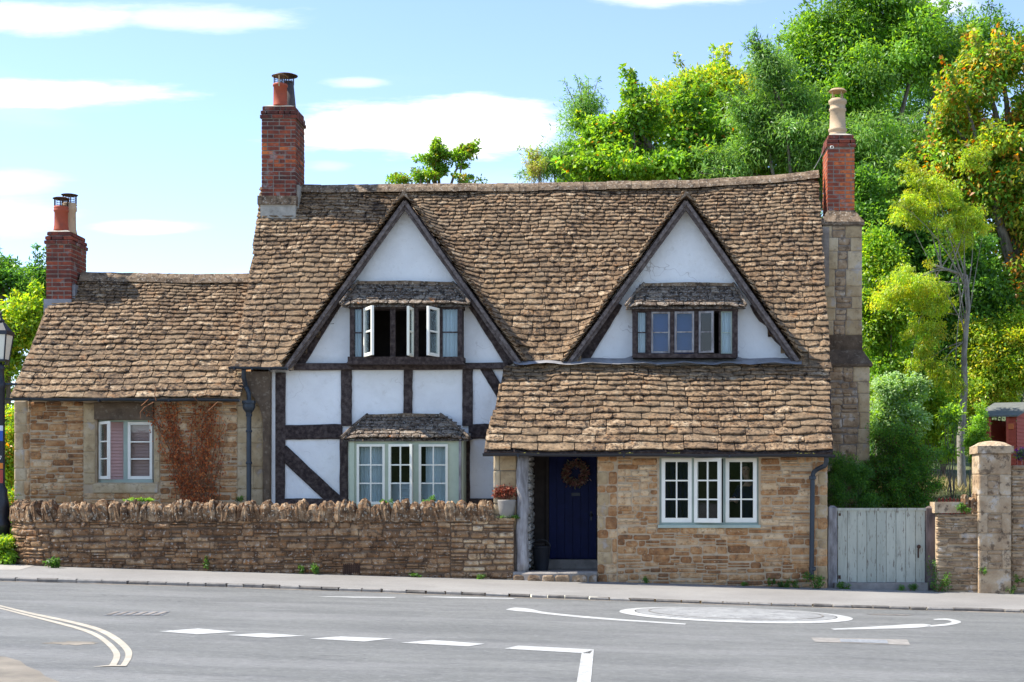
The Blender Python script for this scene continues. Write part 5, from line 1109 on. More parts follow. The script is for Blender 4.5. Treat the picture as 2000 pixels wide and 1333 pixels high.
for q in (((0, .06), (.035, .06)), ((.035, .06), (.035, .03)), ((.035, .03), (0, .03)), ((0, .03), (0, 0)), ((0, 0), (.035, 0)), ((.055, .06), (.09, .06)), ((.09, .06), (.068, 0))):
    m.tube([(tx0+x, LYp-.081+.05*((tx0+x-lxp)/.078)**2, tz0+z) for x, z in q], .005, 4)
m.build('number', M['white'], lamp)

# ================================================================== leaves, plants and trees
def leaf_mesh(name, pos, nrm, tan, L, W, col, mat, parent=None, origin=(0, 0, 0), kind=None, fold=.25):
    n = len(pos); b = np.cross(nrm, tan); L = np.broadcast_to(L, (n,))[:, None]; W = np.broadcast_to(W, (n,))[:, None]
    v = np.empty((n, 4, 3)); v[:, 0] = pos; v[:, 2] = pos+tan*L; mid = pos+tan*L*.42+nrm*W*fold; v[:, 1] = mid+b*W*.5; v[:, 3] = mid-b*W*.5
    v -= np.array(origin); me = bpy.data.meshes.new(name); me.vertices.add(n*4); me.vertices.foreach_set('co', v.reshape(-1).astype(np.float32))
    me.loops.add(n*4); me.loops.foreach_set('vertex_index', np.arange(n*4, dtype=np.int32)); me.polygons.add(n); me.polygons.foreach_set('loop_start', np.arange(0, n*4, 4, dtype=np.int32)); me.polygons.foreach_set('loop_total', np.full(n, 4, dtype=np.int32))
    me.update(calc_edges=True); at = me.attributes.new('col', 'FLOAT_COLOR', 'FACE'); c = np.ones((n, 4), dtype=np.float32); c[:, :3] = np.clip(col, 0, 1); at.data.foreach_set('color', c.reshape(-1))
    me.materials.append(mat); o = link(me, name, parent, Vector(origin)); return tag(o, kind=kind)
def unit(a): return a/np.maximum(np.linalg.norm(a, axis=1, keepdims=True), 1e-9)
LEAF_N, LEAF_S = 1.7, .57
def foliage(cl_, per, size, aspect, pal, droop=.35, spread=1.0, centre=None, jit=.11, clump_var=.18):
    """cl_: rows of x, y, z, rx, ry, rz; returns leaf arrays. pal: (weight, rgb) list"""
    per = int(per*LEAF_N); size = size*LEAF_S; k = len(cl_); idx = np.repeat(np.arange(k), per); n = len(idx); c = cl_[idx]
    d = unit(rng.normal(size=(n, 3))); r = rng.random(n)**.45; off = d*r[:, None]*c[:, 3:6]*spread; pos = c[:, :3]+off
    cen = np.array(centre) if centre is not None else cl_[:, :3].mean(0)
    out = unit(.75*d+.45*unit(pos-cen)+.35*rng.normal(size=(n, 3))); tan = unit(out*.55+.6*rng.normal(size=(n, 3))+np.array([0, 0, -droop]))
    nrm = unit(np.array([-.25, 0, .62])+.5*out+.5*rng.normal(size=(n, 3))); nrm = unit(nrm-(nrm*tan).sum(1, keepdims=True)*tan)
    w = np.array([p[0] for p in pal], float); w /= w.sum(); cols = np.array([p[1] for p in pal], float)
    ci = rng.choice(len(pal), size=k, p=w); mixc_ = rng.choice(len(pal), size=n, p=w); use = np.where(rng.random(n) < .42, ci[idx], mixc_)
    cv = (1+rng.normal(size=k)*clump_var)[idx]; col = cols[use]*np.clip(cv*(1+rng.normal(size=n)*jit), .45, 1.7)[:, None]
    L = size*(.7+.6*rng.random(n)); return pos, nrm, tan, L, L*aspect, col
def clumps(blobs, n, rc, inner=.35, low=-.55):
    """foliage clumps on uneven lobes round each crown blob (x, y, z, rx, ry, rz)"""
    lob = []
    for b in blobs:
        b = np.array(b); lob.append((*b[:3], *(b[3:6]*.72)))
        for _ in range(7):
            d = rng.normal(size=3); d /= np.linalg.norm(d)
            if d[2] < low: d[2] = abs(d[2])
            f = rng.uniform(.26, .46); lob.append((*(b[:3]+d*b[3:6]*rng.uniform(.62, .98)), *(b[3:6]*f)))
    area = np.array([b[3]*b[5] for b in lob]); cnt = np.maximum(2, (n*1.15*area/area.sum()).astype(int)); out = []
    for b, q in zip(lob, cnt):
        d = unit(rng.normal(size=(q*3, 3))); d = d[d[:, 2] > low-.2][:q]; r = inner+(1.2-inner)*rng.random(len(d))**.7
        p = np.array(b[:3])+d*r[:, None]*np.array(b[3:6]); rr = rc*(.55+.9*rng.random((len(d), 1))); out.append(np.hstack([p, rr*1.2, rr*1.2, rr*.7]))
    return np.vstack(out)
def bez(a, b, sag, n=6):
    a, b = Vector(a), Vector(b); c = (a+b)/2+Vector((uni(-.1, .1), uni(-.1, .1), sag))*(b-a).length; return [a*(1-t)**2+c*2*t*(1-t)+b*t*t for t in (i/(n-1) for i in range(n))]
G1, G2, G3, G4 = (.12, .275, .038), (.185, .37, .046), (.27, .45, .050), (.072, .18, .034)
YG, YL, OR, RU, BG = (.44, .56, .06), (.60, .55, .06), (.68, .33, .06), (.46, .17, .04), (.16, .31, .085)
PG = [(4, G1), (4, G2), (2, G3), (3, G4)]
def blob(px, py, rpx, rpy, Y, dep=None): rx = rpx/F*Y; return (X_(px, Y), Y, Z_(py, Y), rx, dep or rx*.85, rpy/F*Y)
def tree(name, label, cat, foot, blobs, n, rc, per, size, aspect, pal, trunk=.25, bark='bark', group='trees behind the cottage', limbs=10, droop=.35, inner=.35, low=-.55, via=None, clump_var=.18, fork=.45, limb=.42):
    X, Y = foot; zg = zt(X, Y)-.1; o = thing(name, (X, Y, zg), label, cat, group); B = np.array(blobs); cen = (B[:, :3]*(B[:, 3:4]*B[:, 5:6])).sum(0)/(B[:, 3]*B[:, 5]).sum()
    c = clumps(blobs, n, rc, inner, low)
    p = c[:, :3]/max(rc, .15)*.42; gap = np.sin(p[:, 0]*1.3+X)*np.sin(p[:, 2]*1.5+Y)+.5*np.sin(p[:, 0]*2.9-p[:, 2]*2.1+1); c = c[gap > -.62]
    v = c[:, :3]-cen; rad_ = np.linalg.norm(v/np.maximum(B[:, 3:6].mean(0), .1), axis=1); ext = np.argsort(-rad_-.6*rng.random(len(c)))[:max(6, len(c)//7)]; tw = []
    for i in ext:                                                       # loose twigs standing out of the outline
        d = v[i]/np.linalg.norm(v[i])+np.array([rng.normal()*.35, 0, .25]); d /= np.linalg.norm(d)
        for k in range(1, 4): tw.append((*(c[i, :3]+d*rc*(.55*k)), *(np.array([.42, .42, .36])*rc*(1.15-.25*k))))
    m = MB(); top_ = Vector(cen)+Vector((0, 0, .25*(B[:, 2].max()-zg)*0)); base = Vector((X, Y, zg))
    pts = [base]+([Vector(v) for v in via] if via else [base*.6+top_*.4+Vector((uni(-.2, .2), 0, 0))])+[top_]
    P = []
    for i in range(len(pts)-1):
        for k in range(4): P.append(pts[i].lerp(pts[i+1], k/4))
    P.append(pts[-1]); rad = [trunk*(1.25 if i == 0 else 1)*(1-.72*i/(len(P)-1)) for i in range(len(P))]; m.tube(P, rad, 9)
    for i in rng.choice(len(c), min(limbs, len(c)), replace=False):
        s_ = P[int(len(P)*uni(fork, .95))]; e = Vector(c[i, :3]); q = bez(s_, e, .12, 7); m.tube(q, [trunk*limb*(1-.8*k/6) for k in range(7)], 6, cap=False)
    for i in range(0, len(tw), 3): m.tube([c[ext[i//3], :3], tw[i][:3], tw[i+2][:3]], [.02*min(1, rc*2), .014*min(1, rc*2), .006*min(1, rc*2)], 4, cap=False)
    m.build('trunk', M[bark], o, True); a = foliage(c, per, size, aspect, pal, droop, centre=cen, clump_var=clump_var); b2 = foliage(np.array(tw), max(6, int(per*.13)), size, aspect, pal, droop*.5, centre=cen, clump_var=clump_var)
    leaf_mesh('crown', *[np.concatenate(q) for q in zip(a, b2)], M['leaf'], o, (X, Y, zg)); return o
def bush(name, label, cat, blobs, n, rc, per, size, aspect, pal, group='bushes beside the cottage', stems=5, droop=.2, inner=.3, foot=None, low=-.9, zg=None, clump_var=.16):
    b = blobs[0]; X, Y = foot or (b[0], b[1]); zg = zt(X, Y)-.05 if zg is None else zg; o = thing(name, (X, Y, zg), label, cat, group); c = clumps(blobs, n, rc, inner, low); c[:, 2] = np.maximum(c[:, 2], zg+.03); m = MB()
    for i in rng.choice(len(c), min(stems, len(c)), replace=False): q = bez((X+uni(-.1, .1), Y, zg), c[i, :3], .1, 5); m.tube(q, [.03*(1-.7*k/4)*max(.4, min(1, rc*3)) for k in range(5)], 5, cap=False)
    if m.v: m.build('stems', M['twig' if rc < .1 else 'bark'], o)
    cen = np.array(blobs)[:, :3].mean(0); leaf_mesh('foliage', *foliage(c, per, size, aspect, pal, droop, centre=cen, clump_var=clump_var), M['leaf'], o, (X, Y, zg)); return o
bl = lambda Y, L: [blob(*q, Y) for q in L]
tree('ash_tree', 'tall rounded green ash tree rising above the right end of the roof', 'tree', (7.2, 47), bl(47, [(1690, 150, 140, 130), (1590, 110, 60, 70), (1640, 70, 60, 60), (1770, 130, 120, 110), (1700, 30, 60, 50), (1760, 50, 50, 45), (1830, 110, 80, 80), (1700, 270, 150, 120), (1560, 190, 60, 70), (1480, 300, 90, 70), (1600, 300, 120, 80)]), 400, .62, 150, .26, .36, [(5, G2), (3, G1), (3, G3), (1, BG)], .38, limbs=22, droop=.5)
tree('ash_tree', 'darker ash tree whose top shows behind the autumn chestnut', 'tree', (12.5, 56), bl(56, [(1880, 90, 90, 55), (1960, 120, 80, 60), (1840, 150, 90, 80), (1990, 190, 90, 90), (1900, 230, 160, 110)]), 200, .7, 120, .28, .36, [(4, G1), (3, G4), (2, G2)], .38, limbs=14)
tree('horse_chestnut', 'horse chestnut with browning orange and green leaves at the right edge', 'tree', (11.2, 41), bl(41, [(1925, 190, 85, 95), (1990, 230, 110, 120), (1870, 300, 75, 80), (1960, 330, 120, 130), (2040, 400, 120, 160), (1900, 430, 90, 110), (1970, 530, 110, 120)]), 400, .45, 110, .25, .5, [(4, G2), (3, G1), (4, (.34, .42, .045)), (1.3, OR), (2, (.50, .45, .07)), (.4, RU)], .36, limbs=20, droop=.6, clump_var=.22)
tree('willow_tree', 'grey-green narrow-leaved willow in front of the tall ash', 'tree', (4.6, 42), bl(42, [(1540, 260, 55, 55), (1590, 300, 80, 70), (1490, 310, 60, 50), (1570, 210, 34, 50), (1500, 150, 14, 34), (1470, 220, 30, 36), (1650, 330, 80, 80), (1720, 330, 80, 100), (1430, 340, 50, 40)]), 300, .5, 150, .27, .2, [(4, BG), (4, G2), (3, (.2, .33, .07))], .28, limbs=18, droop=.7)
tree('field_maple', 'yellowing maple crown above the middle of the ridge', 'tree', (2.0, 50), bl(50, [(1340, 205, 80, 50), (1420, 210, 80, 60), (1290, 240, 60, 50), (1470, 200, 60, 60), (1400, 270, 140, 60), (1390, 165, 40, 26)]), 240, .55, 130, .26, .4, [(3, YG), (3, G3), (2, YL), (2, G2)], .3, limbs=14)
tree('sycamore', 'bright green sycamore standing behind the ridge of the cottage', 'tree', (1.0, 43), bl(43, [(1240, 250, 50, 55), (1225, 200, 20, 26), (1320, 270, 60, 70), (1210, 320, 80, 50), (1300, 330, 110, 50), (1400, 330, 70, 60), (1140, 340, 50, 24), (1180, 280, 40, 40)]), 270, .42, 120, .25, .55, [(5, G3), (5, G2), (2, G1), (.4, OR), (1, YG)], .28, limbs=22)
tree('willow_tree', 'pale feathery willow at the left end of the tree line', 'tree', (-1.0, 46), bl(46, [(1150, 250, 50, 50), (1120, 310, 50, 45), (1180, 300, 50, 60), (1095, 345, 40, 25), (1150, 222, 24, 18)]), 150, .45, 120, .24, .2, [(4, BG), (3, G2), (3, (.22, .34, .08))], .22, limbs=14, droop=.6)
tree('birch_sapling', 'thin yellowing sapling tip left of the tree line', 'tree', (-2.4, 44), bl(44, [(1048, 325, 16, 24), (1062, 350, 18, 14)]), 22, .16, 34, .16, .3, [(3, (.40, .36, .12)), (2, YG)], .07, bark='pale_bark', limbs=14)
tree('maple_tree', 'maple whose three leafy tips rise above the ridge', 'tree', (-4.4, 37), [blob(830, 318, 30, 11, 37), blob(857, 302, 12, 12, 37), blob(846, 338, 26, 15, 37), blob(902, 308, 22, 13, 37), blob(918, 297, 12, 9, 37), blob(890, 334, 24, 15, 37), blob(868, 352, 62, 10, 37), blob(768, 352, 26, 9, 37), blob(748, 345, 8, 8, 37), blob(840, 430, 90, 50, 37)], 110, .13, 46, .13, .6, [(5, G3), (3, G2), (1, G1), (1, (.25, .2, .03))], .2, limbs=16, inner=.1)
tree('holm_oak', 'dark green tree behind the low wing at the left edge', 'tree', (-17.2, 42), bl(42, [(30, 580, 40, 40), (70, 560, 22, 25), (10, 620, 40, 40), (-30, 560, 50, 60)]), 110, .42, 120, .22, .45, [(4, G4), (3, G1), (2, G2)], .25, limbs=8)
tree('lime_tree', 'bright lime-green tree between the lamp post and the low wing', 'tree', (-14.2, 35), bl(35, [(35, 650, 34, 46), (50, 630, 24, 30), (15, 720, 40, 70), (10, 830, 50, 90), (-40, 700, 60, 120)]), 230, .35, 120, .19, .45, [(4, G3), (4, YG), (2, G2), (1, YL)], .2, limbs=10)
# yellow-green contorted tree with the pale trunk
CY = 34.0
tree('false_acacia', 'slender pale-trunked tree with yellow-green drooping foliage beside the grass', 'tree', (X_(1880, CY), CY), bl(CY, [(1810, 390, 72, 46), (1850, 430, 62, 55), (1785, 430, 46, 44), (1895, 470, 54, 55), (1900, 330, 28, 34), (1775, 345, 24, 26), (1790, 560, 84, 48), (1745, 590, 52, 36), (1825, 600, 48, 56), (1815, 680, 48, 56), (1845, 740, 32, 50)]), 420, .15, 46, .13, .34, [(5, YG), (3, (.34, .46, .05)), (2, YL), (2, G3)], .10, 'pale_bark', limbs=26, droop=.9, inner=.2, fork=.5, limb=.17,
     via=[(X_(1876, CY), CY, Z_(860, CY)), (X_(1884, CY), CY, Z_(760, CY)), (X_(1883, CY), CY, Z_(690, CY)), (X_(1891, CY), CY, Z_(600, CY)), (X_(1888, CY), CY, Z_(540, CY))])
# bushes filling the bank
bush('laurel_bush', 'glossy mid green bush beside the stone chimney stack', 'bush', bl(36, [(1720, 520, 38, 60), (1740, 640, 45, 60), (1705, 620, 25, 60), (1725, 730, 46, 60)]), 240, .28, 90, .17, .45, [(4, G2), (3, G3), (2, YG)], stems=12)
bush('lilac_bush', 'pale silvery-green bush at the foot of the stack', 'bush', bl(33, [(1735, 780, 30, 40), (1765, 815, 34, 36), (1722, 830, 26, 40), (1790, 760, 14, 20)]), 120, .2, 80, .13, .5, [(4, (.33, .50, .20)), (3, G3), (2, (.45, .60, .30))], stems=8)
bush('berberis_bush', 'large dark bush with red-brown shoots behind the gate', 'bush', bl(30, [(1765, 900, 66, 62), (1730, 930, 50, 60), (1790, 940, 46, 50), (1755, 980, 70, 40)]), 330, .16, 90, .075, .5, [(3, G4), (4, G1), (3, G2), (1, (.16, .06, .03))], stems=14)
bush('cherry_laurel', 'leafy green shrub between the dark bush and the pale trunk', 'bush', bl(36, [(1830, 800, 36, 44), (1805, 850, 36, 36), (1855, 860, 24, 30)]), 130, .2, 80, .14, .5, [(4, G3), (3, YG), (2, G2)], stems=8)
bush('hazel_hedge', 'broad yellow-green hedge behind the shed', 'hedge', bl(39, [(1950, 700, 70, 62), (2020, 700, 70, 70), (1920, 770, 60, 55), (1900, 660, 26, 30), (1985, 660, 50, 36)]), 320, .28, 100, .16, .5, [(4, YG), (4, G3), (2, YL), (1, G2)], stems=10)
bush('privet_bush', 'small rounded green bush left of the pier', 'bush', bl(31.5, [(1905, 880, 18, 40), (1912, 830, 14, 30)]), 60, .13, 80, .09, .5, [(4, G3), (3, G2)], stems=5)
bush('juniper_shrub', 'dark feathery shrub at the foot of the stack behind the downpipe', 'shrub', [blob(1655, 925, 40, 32, 28.9, .35), blob(1640, 965, 28, 26, 28.6, .3), blob(1690, 975, 28, 22, 28.8, .3)], 120, .13, 90, .085, .25, [(5, G4), (3, G1), (1, G2)], stems=10, zg=.0)
bush('ivy_bank', 'deep green ivy mass under the tall trees', 'bush', bl(40, [(1850, 560, 110, 120), (1740, 480, 60, 80), (1900, 620, 100, 60), (1780, 700, 90, 80), (1690, 420, 60, 90), (1790, 830, 90, 60), (1860, 790, 60, 60)]), 460, .36, 100, .2, .55, [(4, G4), (4, G1), (2, G2)], stems=6)
bush('sunflower_clump', 'tall plant with large drooping leaves beside the pale trunk', 'plant', bl(33.2, [(1856, 825, 14, 36), (1852, 880, 8, 16)]), 30, .16, 10, .20, .5, [(3, G3), (2, (.12, .24, .06))], stems=6)
bush('hedge_plant', 'green leaves between the lamp post and the garden wall end', 'bush', [blob(14, 900, 18, 60, 29.5, .4), blob(30, 860, 16, 50, 29.8, .3), blob(10, 1010, 26, 50, 28.8, .4)], 130, .16, 60, .11, .5, [(4, G3), (2, G2), (1, YG), (1, OR)], stems=8, zg=.35)
# woodland closing the view
bush('woodland', 'woodland', None, bl(62, [(1560, 420, 200, 130), (1800, 420, 200, 190), (2050, 420, 200, 240), (1900, 640, 260, 150), (2120, 650, 200, 200), (1400, 420, 130, 80)]), 420, .95, 90, .42, .5, [(5, G4), (4, G1), (1, G2)], stems=0, group=None)
w = [o for o in COL.objects if o.name == 'woodland'][0]; w['kind'] = 'stuff'; w['label'] = 'dark mass of woodland on the bank behind the garden trees'
if 'category' in w: del w['category']

# grass on the bank
n = 9000; gx_ = rng.uniform(5.4, 11, n); gy_ = rng.uniform(29.5, 37, n); pos = np.array([(a, b, zt(a, b)) for a, b in zip(gx_, gy_)])
tan = unit(rng.normal(size=(n, 3))*.45+np.array([0, 0, 1])); nrm = unit(np.cross(tan, rng.normal(size=(n, 3))))
gc = np.array([(.50, .40, .17), (.40, .33, .13), (.58, .48, .24), (.22, .25, .06)])[rng.choice(4, n, p=(.4, .25, .25, .1))]
o = leaf_mesh('dry_grass', pos, nrm, tan, .10+.22*rng.random(n), .018, gc, M['dry_leaf'], kind='stuff'); o['label'] = 'dry straw-coloured grass on the bank under the pale-trunked tree'

# dead creeper on the wing
cr = thing('creeper', (X_(370, 28.4), 28.45, .4), 'dead rust-brown creeper fanning up the stone wall beside the window', 'creeper')
m = MB(); lp_ = []
for k in range(46):
    fx = X_(uni(345, 415), 28.44); tx_ = X_((uni(290, 345) if k % 2 else uni(368, 425)) if k < 38 else uni(425, 445), 28.44); tz_ = Z_(uni(783, 800) if k < 34 else uni(800, 900), 28.44); fz = .5; n = 16; pts = []
    ph = uni(0, 6)
    for i in range(n):
        t = i/(n-1); x = fx+(tx_-fx)*(t**1.25)+.035*math.sin(t*9+ph); pts.append((x, 28.455-.015*abs(math.sin(t*7+ph)), fz+(tz_-fz)*t))
    m.tube(pts, [.009*(1-.6*i/(n-1)) for i in range(n)], 4, cap=False)
    for i in range(int(115*(1 if k < 38 else .4))):
        t = rnd(); j = min(n-2, int(t*(n-1))); f = t*(n-1)-j; p = Vector(pts[j]).lerp(Vector(pts[j+1]), f); lp_.append((p.x+random.gauss(0, .06), 28.45-abs(random.gauss(0, .013)), p.z+random.gauss(0, .03)))
for pts in ([(300, 786), (282, 796), (274, 806), (275, 818)], [(425, 786), (412, 798), (404, 806)], [(385, 783), (378, 776), (392, 770), (410, 776)], [(305, 783), (302, 770), (305, 758), (300, 748)], [(276, 793), (284, 786), (290, 780)]):
    m.tube([P_(a, b, 28.02-.02*i) for i, (a, b) in enumerate(pts)], [.010, .009, .007, .005][:len(pts)], 4, cap=False)
m.build('stem', M['twig'], cr); lp_ = np.array(lp_); n = len(lp_); out = unit(rng.normal(size=(n, 3))*.6+np.array([0, -1, .1])); tan = unit(rng.normal(size=(n, 3))+np.array([0, -.3, -.8])); nrm = unit(out-(out*tan).sum(1, keepdims=True)*tan)
cc = np.array([(.48, .13, .035), (.34, .085, .026), (.60, .21, .06), (.20, .065, .028), (.46, .26, .12)])[rng.choice(5, n, p=(.35, .25, .2, .12, .08))]
leaf_mesh('dead_leaves', lp_, nrm, tan, (.030+.032*rng.random(n)), .030, cc*(.8+.4*rng.random((n, 1))), M['dry_leaf'], cr, tuple(org(cr)), kind='stuff')

# wreath on the door
wc = P_(1124, 925, 28.40); wr_o = thing('wreath', wc, 'round dried-flower wreath hanging on the navy front door', 'wreath')
m = MB(); ring = [wc+Vector((.17*math.cos(t), 0, .17*math.sin(t))) for t in np.linspace(0, 2*math.pi, 25)]; m.tube(ring, .03, 6, cap=False); m.build('hoop', M['twig'], wr_o)
n = 900; t = rng.random(n)*2*math.pi; a = rng.normal(size=n)*.035; b = -np.abs(rng.normal(size=n))*.03; pos = np.array(wc)+np.stack([(.17+a)*np.cos(t), b-.01, (.17+a)*np.sin(t)], 1)
tan = unit(np.stack([np.cos(t), -.8*np.ones(n), np.sin(t)], 1)+.7*rng.normal(size=(n, 3))); nrm = unit(np.cross(tan, rng.normal(size=(n, 3))))
leaf_mesh('dried_flowers', pos, nrm, tan, .04+.04*rng.random(n), .032, np.array([(.26, .09, .07), (.32, .17, .12), (.17, .07, .055), (.18, .17, .09), (.36, .25, .18)])[rng.choice(5, n)], M['dry_leaf'], wr_o, tuple(wc), kind='stuff')
# pot with a dried plant on the wall end
pz = 1.215; pcn = Vector((X_(990, 27.0)-.0, 26.985, pz)); po = thing('flower_pot', pcn, 'round grey stone pot on the low end of the garden wall', 'pot')
m = MB(); m.lathe(pcn, [(.10, 0), (.125, .02), (.155, .20), (.168, .30), (.172, .325), (.15, .325), (.14, .27), (.02, .27)], 20); m.build('bowl', M['concrete_pot'], po, True)
dpn = thing('dried_plant', pcn+Vector((0, 0, .27)), 'rust-red dried plant growing in the grey stone pot', 'plant'); m = MB(); pp_ = []
for k in range(40):
    a = uni(0, 6.28); e = pcn+Vector((math.cos(a)*uni(.02, .21), math.sin(a)*uni(.02, .12), .27+uni(.10, .26))); m.tube(bez(pcn+Vector((uni(-.08, .08), uni(-.08, .08), .27)), e, .15, 4), .004, 3, cap=False); pp_ += [tuple(e+Vector((random.gauss(0, .025), random.gauss(0, .025), random.gauss(0, .03)))) for _ in range(16)]
m.build('stems', M['twig'], dpn); pp_ = np.array(pp_); n = len(pp_); tan = unit(rng.normal(size=(n, 3))); nrm = unit(np.cross(tan, rng.normal(size=(n, 3)))); leaf_mesh('dried_leaves', pp_, nrm, tan, .05, .035, np.array([(.25, .06, .03), (.32, .10, .05), (.16, .05, .03)])[rng.choice(3, n)], M['dry_leaf'], dpn, tuple(org(dpn)), kind='stuff')
# bucket in the porch
bk = Vector((-1.555, 27.55, .26)); b_ = thing('coal_bucket', bk, 'black bucket standing in the shadowed porch beside the door', 'bucket'); m = MB(); m.lathe(bk, [(.12, 0), (.125, .02), (.165, .42), (.175, .43), (.165, .44), (.15, .42), (.11, .04), (.02, .04)], 16); m.build('pail', M['iron'], b_, True)
m = MB(); m.tube([bk+Vector((.165*math.cos(t), -.02, .43+.13*math.sin(t))) for t in np.linspace(0, math.pi, 12)], .006, 5); m.build('handle', M['iron'], b_)
bn = thing('bench', (-1.62, 28.15, .26), 'plain dark wooden bench against the porch wall behind the bucket', 'bench'); bx = -1.735
for nm, q in (('seat', (bx+.0, bx+.22, 27.9, 28.40, .70, .74)), ('leg', (bx+.16, bx+.20, 27.92, 27.97, .26, .70)), ('leg', (bx+.16, bx+.20, 28.33, 28.38, .26, .70))): m = MB(); m.box(*q); m.build(nm, M['inner'], bn)
# person behind the right-hand panes
def skin_body(name, verts, edges, radii, mat, parent, sub=2):
    me = bpy.data.meshes.new(name); o_ = org(parent); me.from_pydata([tuple(Vector(v)-o_) for v in verts], edges, []); me.materials.append(mat); o = link(me, name, parent, o_); sm = o.modifiers.new('skin', 'SKIN'); sm.use_smooth_shade = True
    if not me.skin_vertices: me.attributes
    lay = me.skin_vertices[0].data if me.skin_vertices else None
    if lay is None: return o
    for v, r in zip(lay, radii): v.radius = (r, r) if not isinstance(r, tuple) else r
    lay[0].use_root = True; ss = o.modifiers.new('sub', 'SUBSURF'); ss.levels = sub; ss.render_levels = sub; return o
PX, PYd = 2.17, 27.72; per = thing('person', (PX, PYd+.1, .32), 'person in dark navy clothes leaning behind the right-hand panes of the stone lean-to', 'person')
import bmesh
def body_mesh(name, verts, edges, radii, mat, parent):
    me = bpy.data.meshes.new(name); o_ = org(parent); bm = bmesh.new(); lay = bm.verts.layers.skin.verify(); vv = [bm.verts.new(Vector(v)-o_) for v in verts]
    for v, r in zip(vv, radii): v[lay].radius = (r, r) if not isinstance(r, tuple) else r
    vv[0][lay].use_root = True
    for a, b in edges: bm.edges.new((vv[a], vv[b]))
    bm.to_mesh(me); bm.free(); me.materials.append(mat); o = link(me, name, parent, o_); s = o.modifiers.new('skin', 'SKIN'); s.use_smooth_shade = True; q = o.modifiers.new('sub', 'SUBSURF'); q.levels = 1; q.render_levels = 2; return o
hd = Vector((2.16, 27.62, 2.06)); 
bv = [(2.27, 27.9, 1.05), (2.26, 27.86, 1.3), (2.24, 27.80, 1.55), (2.22, 27.76, 1.72), (2.19, 27.68, 1.87), (2.155, 27.625, 2.0), (2.15, 27.61, 2.09), (2.155, 27.63, 2.16),
      (2.04, 27.78, 1.73), (1.96, 27.74, 1.55), (1.99, 27.55, 1.50), (2.42, 27.8, 1.71), (2.47, 27.84, 1.45), (2.40, 27.7, 1.25), (2.36, 27.92, .95), (2.34, 27.88, .62), (2.34, 27.95, .36), (2.18, 27.94, .95), (2.17, 27.9, .62), (2.17, 27.97, .36)]
be = [(0, 1), (1, 2), (2, 3), (3, 4), (4, 5), (5, 6), (6, 7), (3, 8), (8, 9), (9, 10), (3, 11), (11, 12), (12, 13), (0, 14), (14, 15), (15, 16), (0, 17), (17, 18), (18, 19)]
brd = [(.17, .12), (.15, .11), (.17, .12), (.13, .10), (.05, .05), .066, .092, .082, .068, .05, .036, .068, .05, .036, .09, .06, .045, .09, .06, .045]
body_mesh('body', bv, be, brd, M['skin'], per)
body_mesh('clothes', [bv[i] for i in (0, 1, 2, 3)]+[(2.20, 27.69, 1.85), bv[8], bv[9], (1.985, 27.58, 1.508), bv[11], bv[12], bv[13], bv[14], bv[15], (2.34, 27.94, .42), bv[17], bv[18], (2.17, 27.96, .42)],
    [(0, 1), (1, 2), (2, 3), (3, 4), (3, 5), (5, 6), (6, 7), (3, 8), (8, 9), (9, 10), (0, 11), (11, 12), (12, 13), (0, 14), (14, 15), (15, 16)], [(.19, .14), (.17, .13), (.19, .14), (.15, .12), (.085, .08), .082, .063, .05, .082, .063, .05, .105, .075, .065, .105, .075, .065], M['navy_cloth'], per)
hb = Vector((1.985, 27.53, 1.50)); fv = [hb, hb+Vector((-.03, -.03, .02)), hb+Vector((-.06, -.05, .04))]; fe = [(0, 1), (1, 2)]; fr_ = [.034, .036, .030]
for k in range(4):
    b0_ = len(fv); s0_ = fv[2]+Vector((.0, .01*(k-1.5), .018*(1.5-k))); L = (.075, .085, .08, .062)[k]; fv += [s0_+Vector((-.02, -.005, .004)), s0_+Vector((-.02-L*.45, -.012, .002)), s0_+Vector((-.02-L*.8, -.004, -.012))]; fe += [(2, b0_), (b0_, b0_+1), (b0_+1, b0_+2)]; fr_ += [.010, .009, .007]
b0_ = len(fv); fv += [fv[1]+Vector((.0, -.02, .045)), fv[1]+Vector((-.03, -.03, .075))]; fe += [(1, b0_), (b0_, b0_+1)]; fr_ += [.012, .009]
body_mesh('hand', fv, fe, fr_, M['skin'], per)
def ball(m, c, r, nu=12, nv=8, cut=None):
    vs = []; c = Vector(c)
    for j in range(nv+1):
        ph = math.pi*j/nv
        for i in range(nu): t = 2*math.pi*i/nu; vs.append(c+Vector((r[0]*math.sin(ph)*math.cos(t), r[1]*math.sin(ph)*math.sin(t), r[2]*math.cos(ph))))
    m.add(vs, [(j*nu+i, (j+1)*nu+i, (j+1)*nu+(i+1) % nu, j*nu+(i+1) % nu) for j in range(nv) for i in range(nu)])
m = MB(); ball(m, (2.155, 27.655, 2.135), (.105, .105, .10)); m.build('hair', M['hair'], per, True)
m = MB(); ball(m, (2.15, 27.515, 2.055), (.014, .025, .022)); m.build('nose', M['skin'], per, True); m = MB(); [ball(m, (2.15+s*.035, 27.535, 2.09), (.012, .008, .008)) for s in (-1, 1)]; m.build('eyes', M['iron'], per, True)
m = MB(); ball(m, (2.15, 27.53, 2.005), (.025, .008, .007)); m.build('mouth', M['terracotta'], per, True)

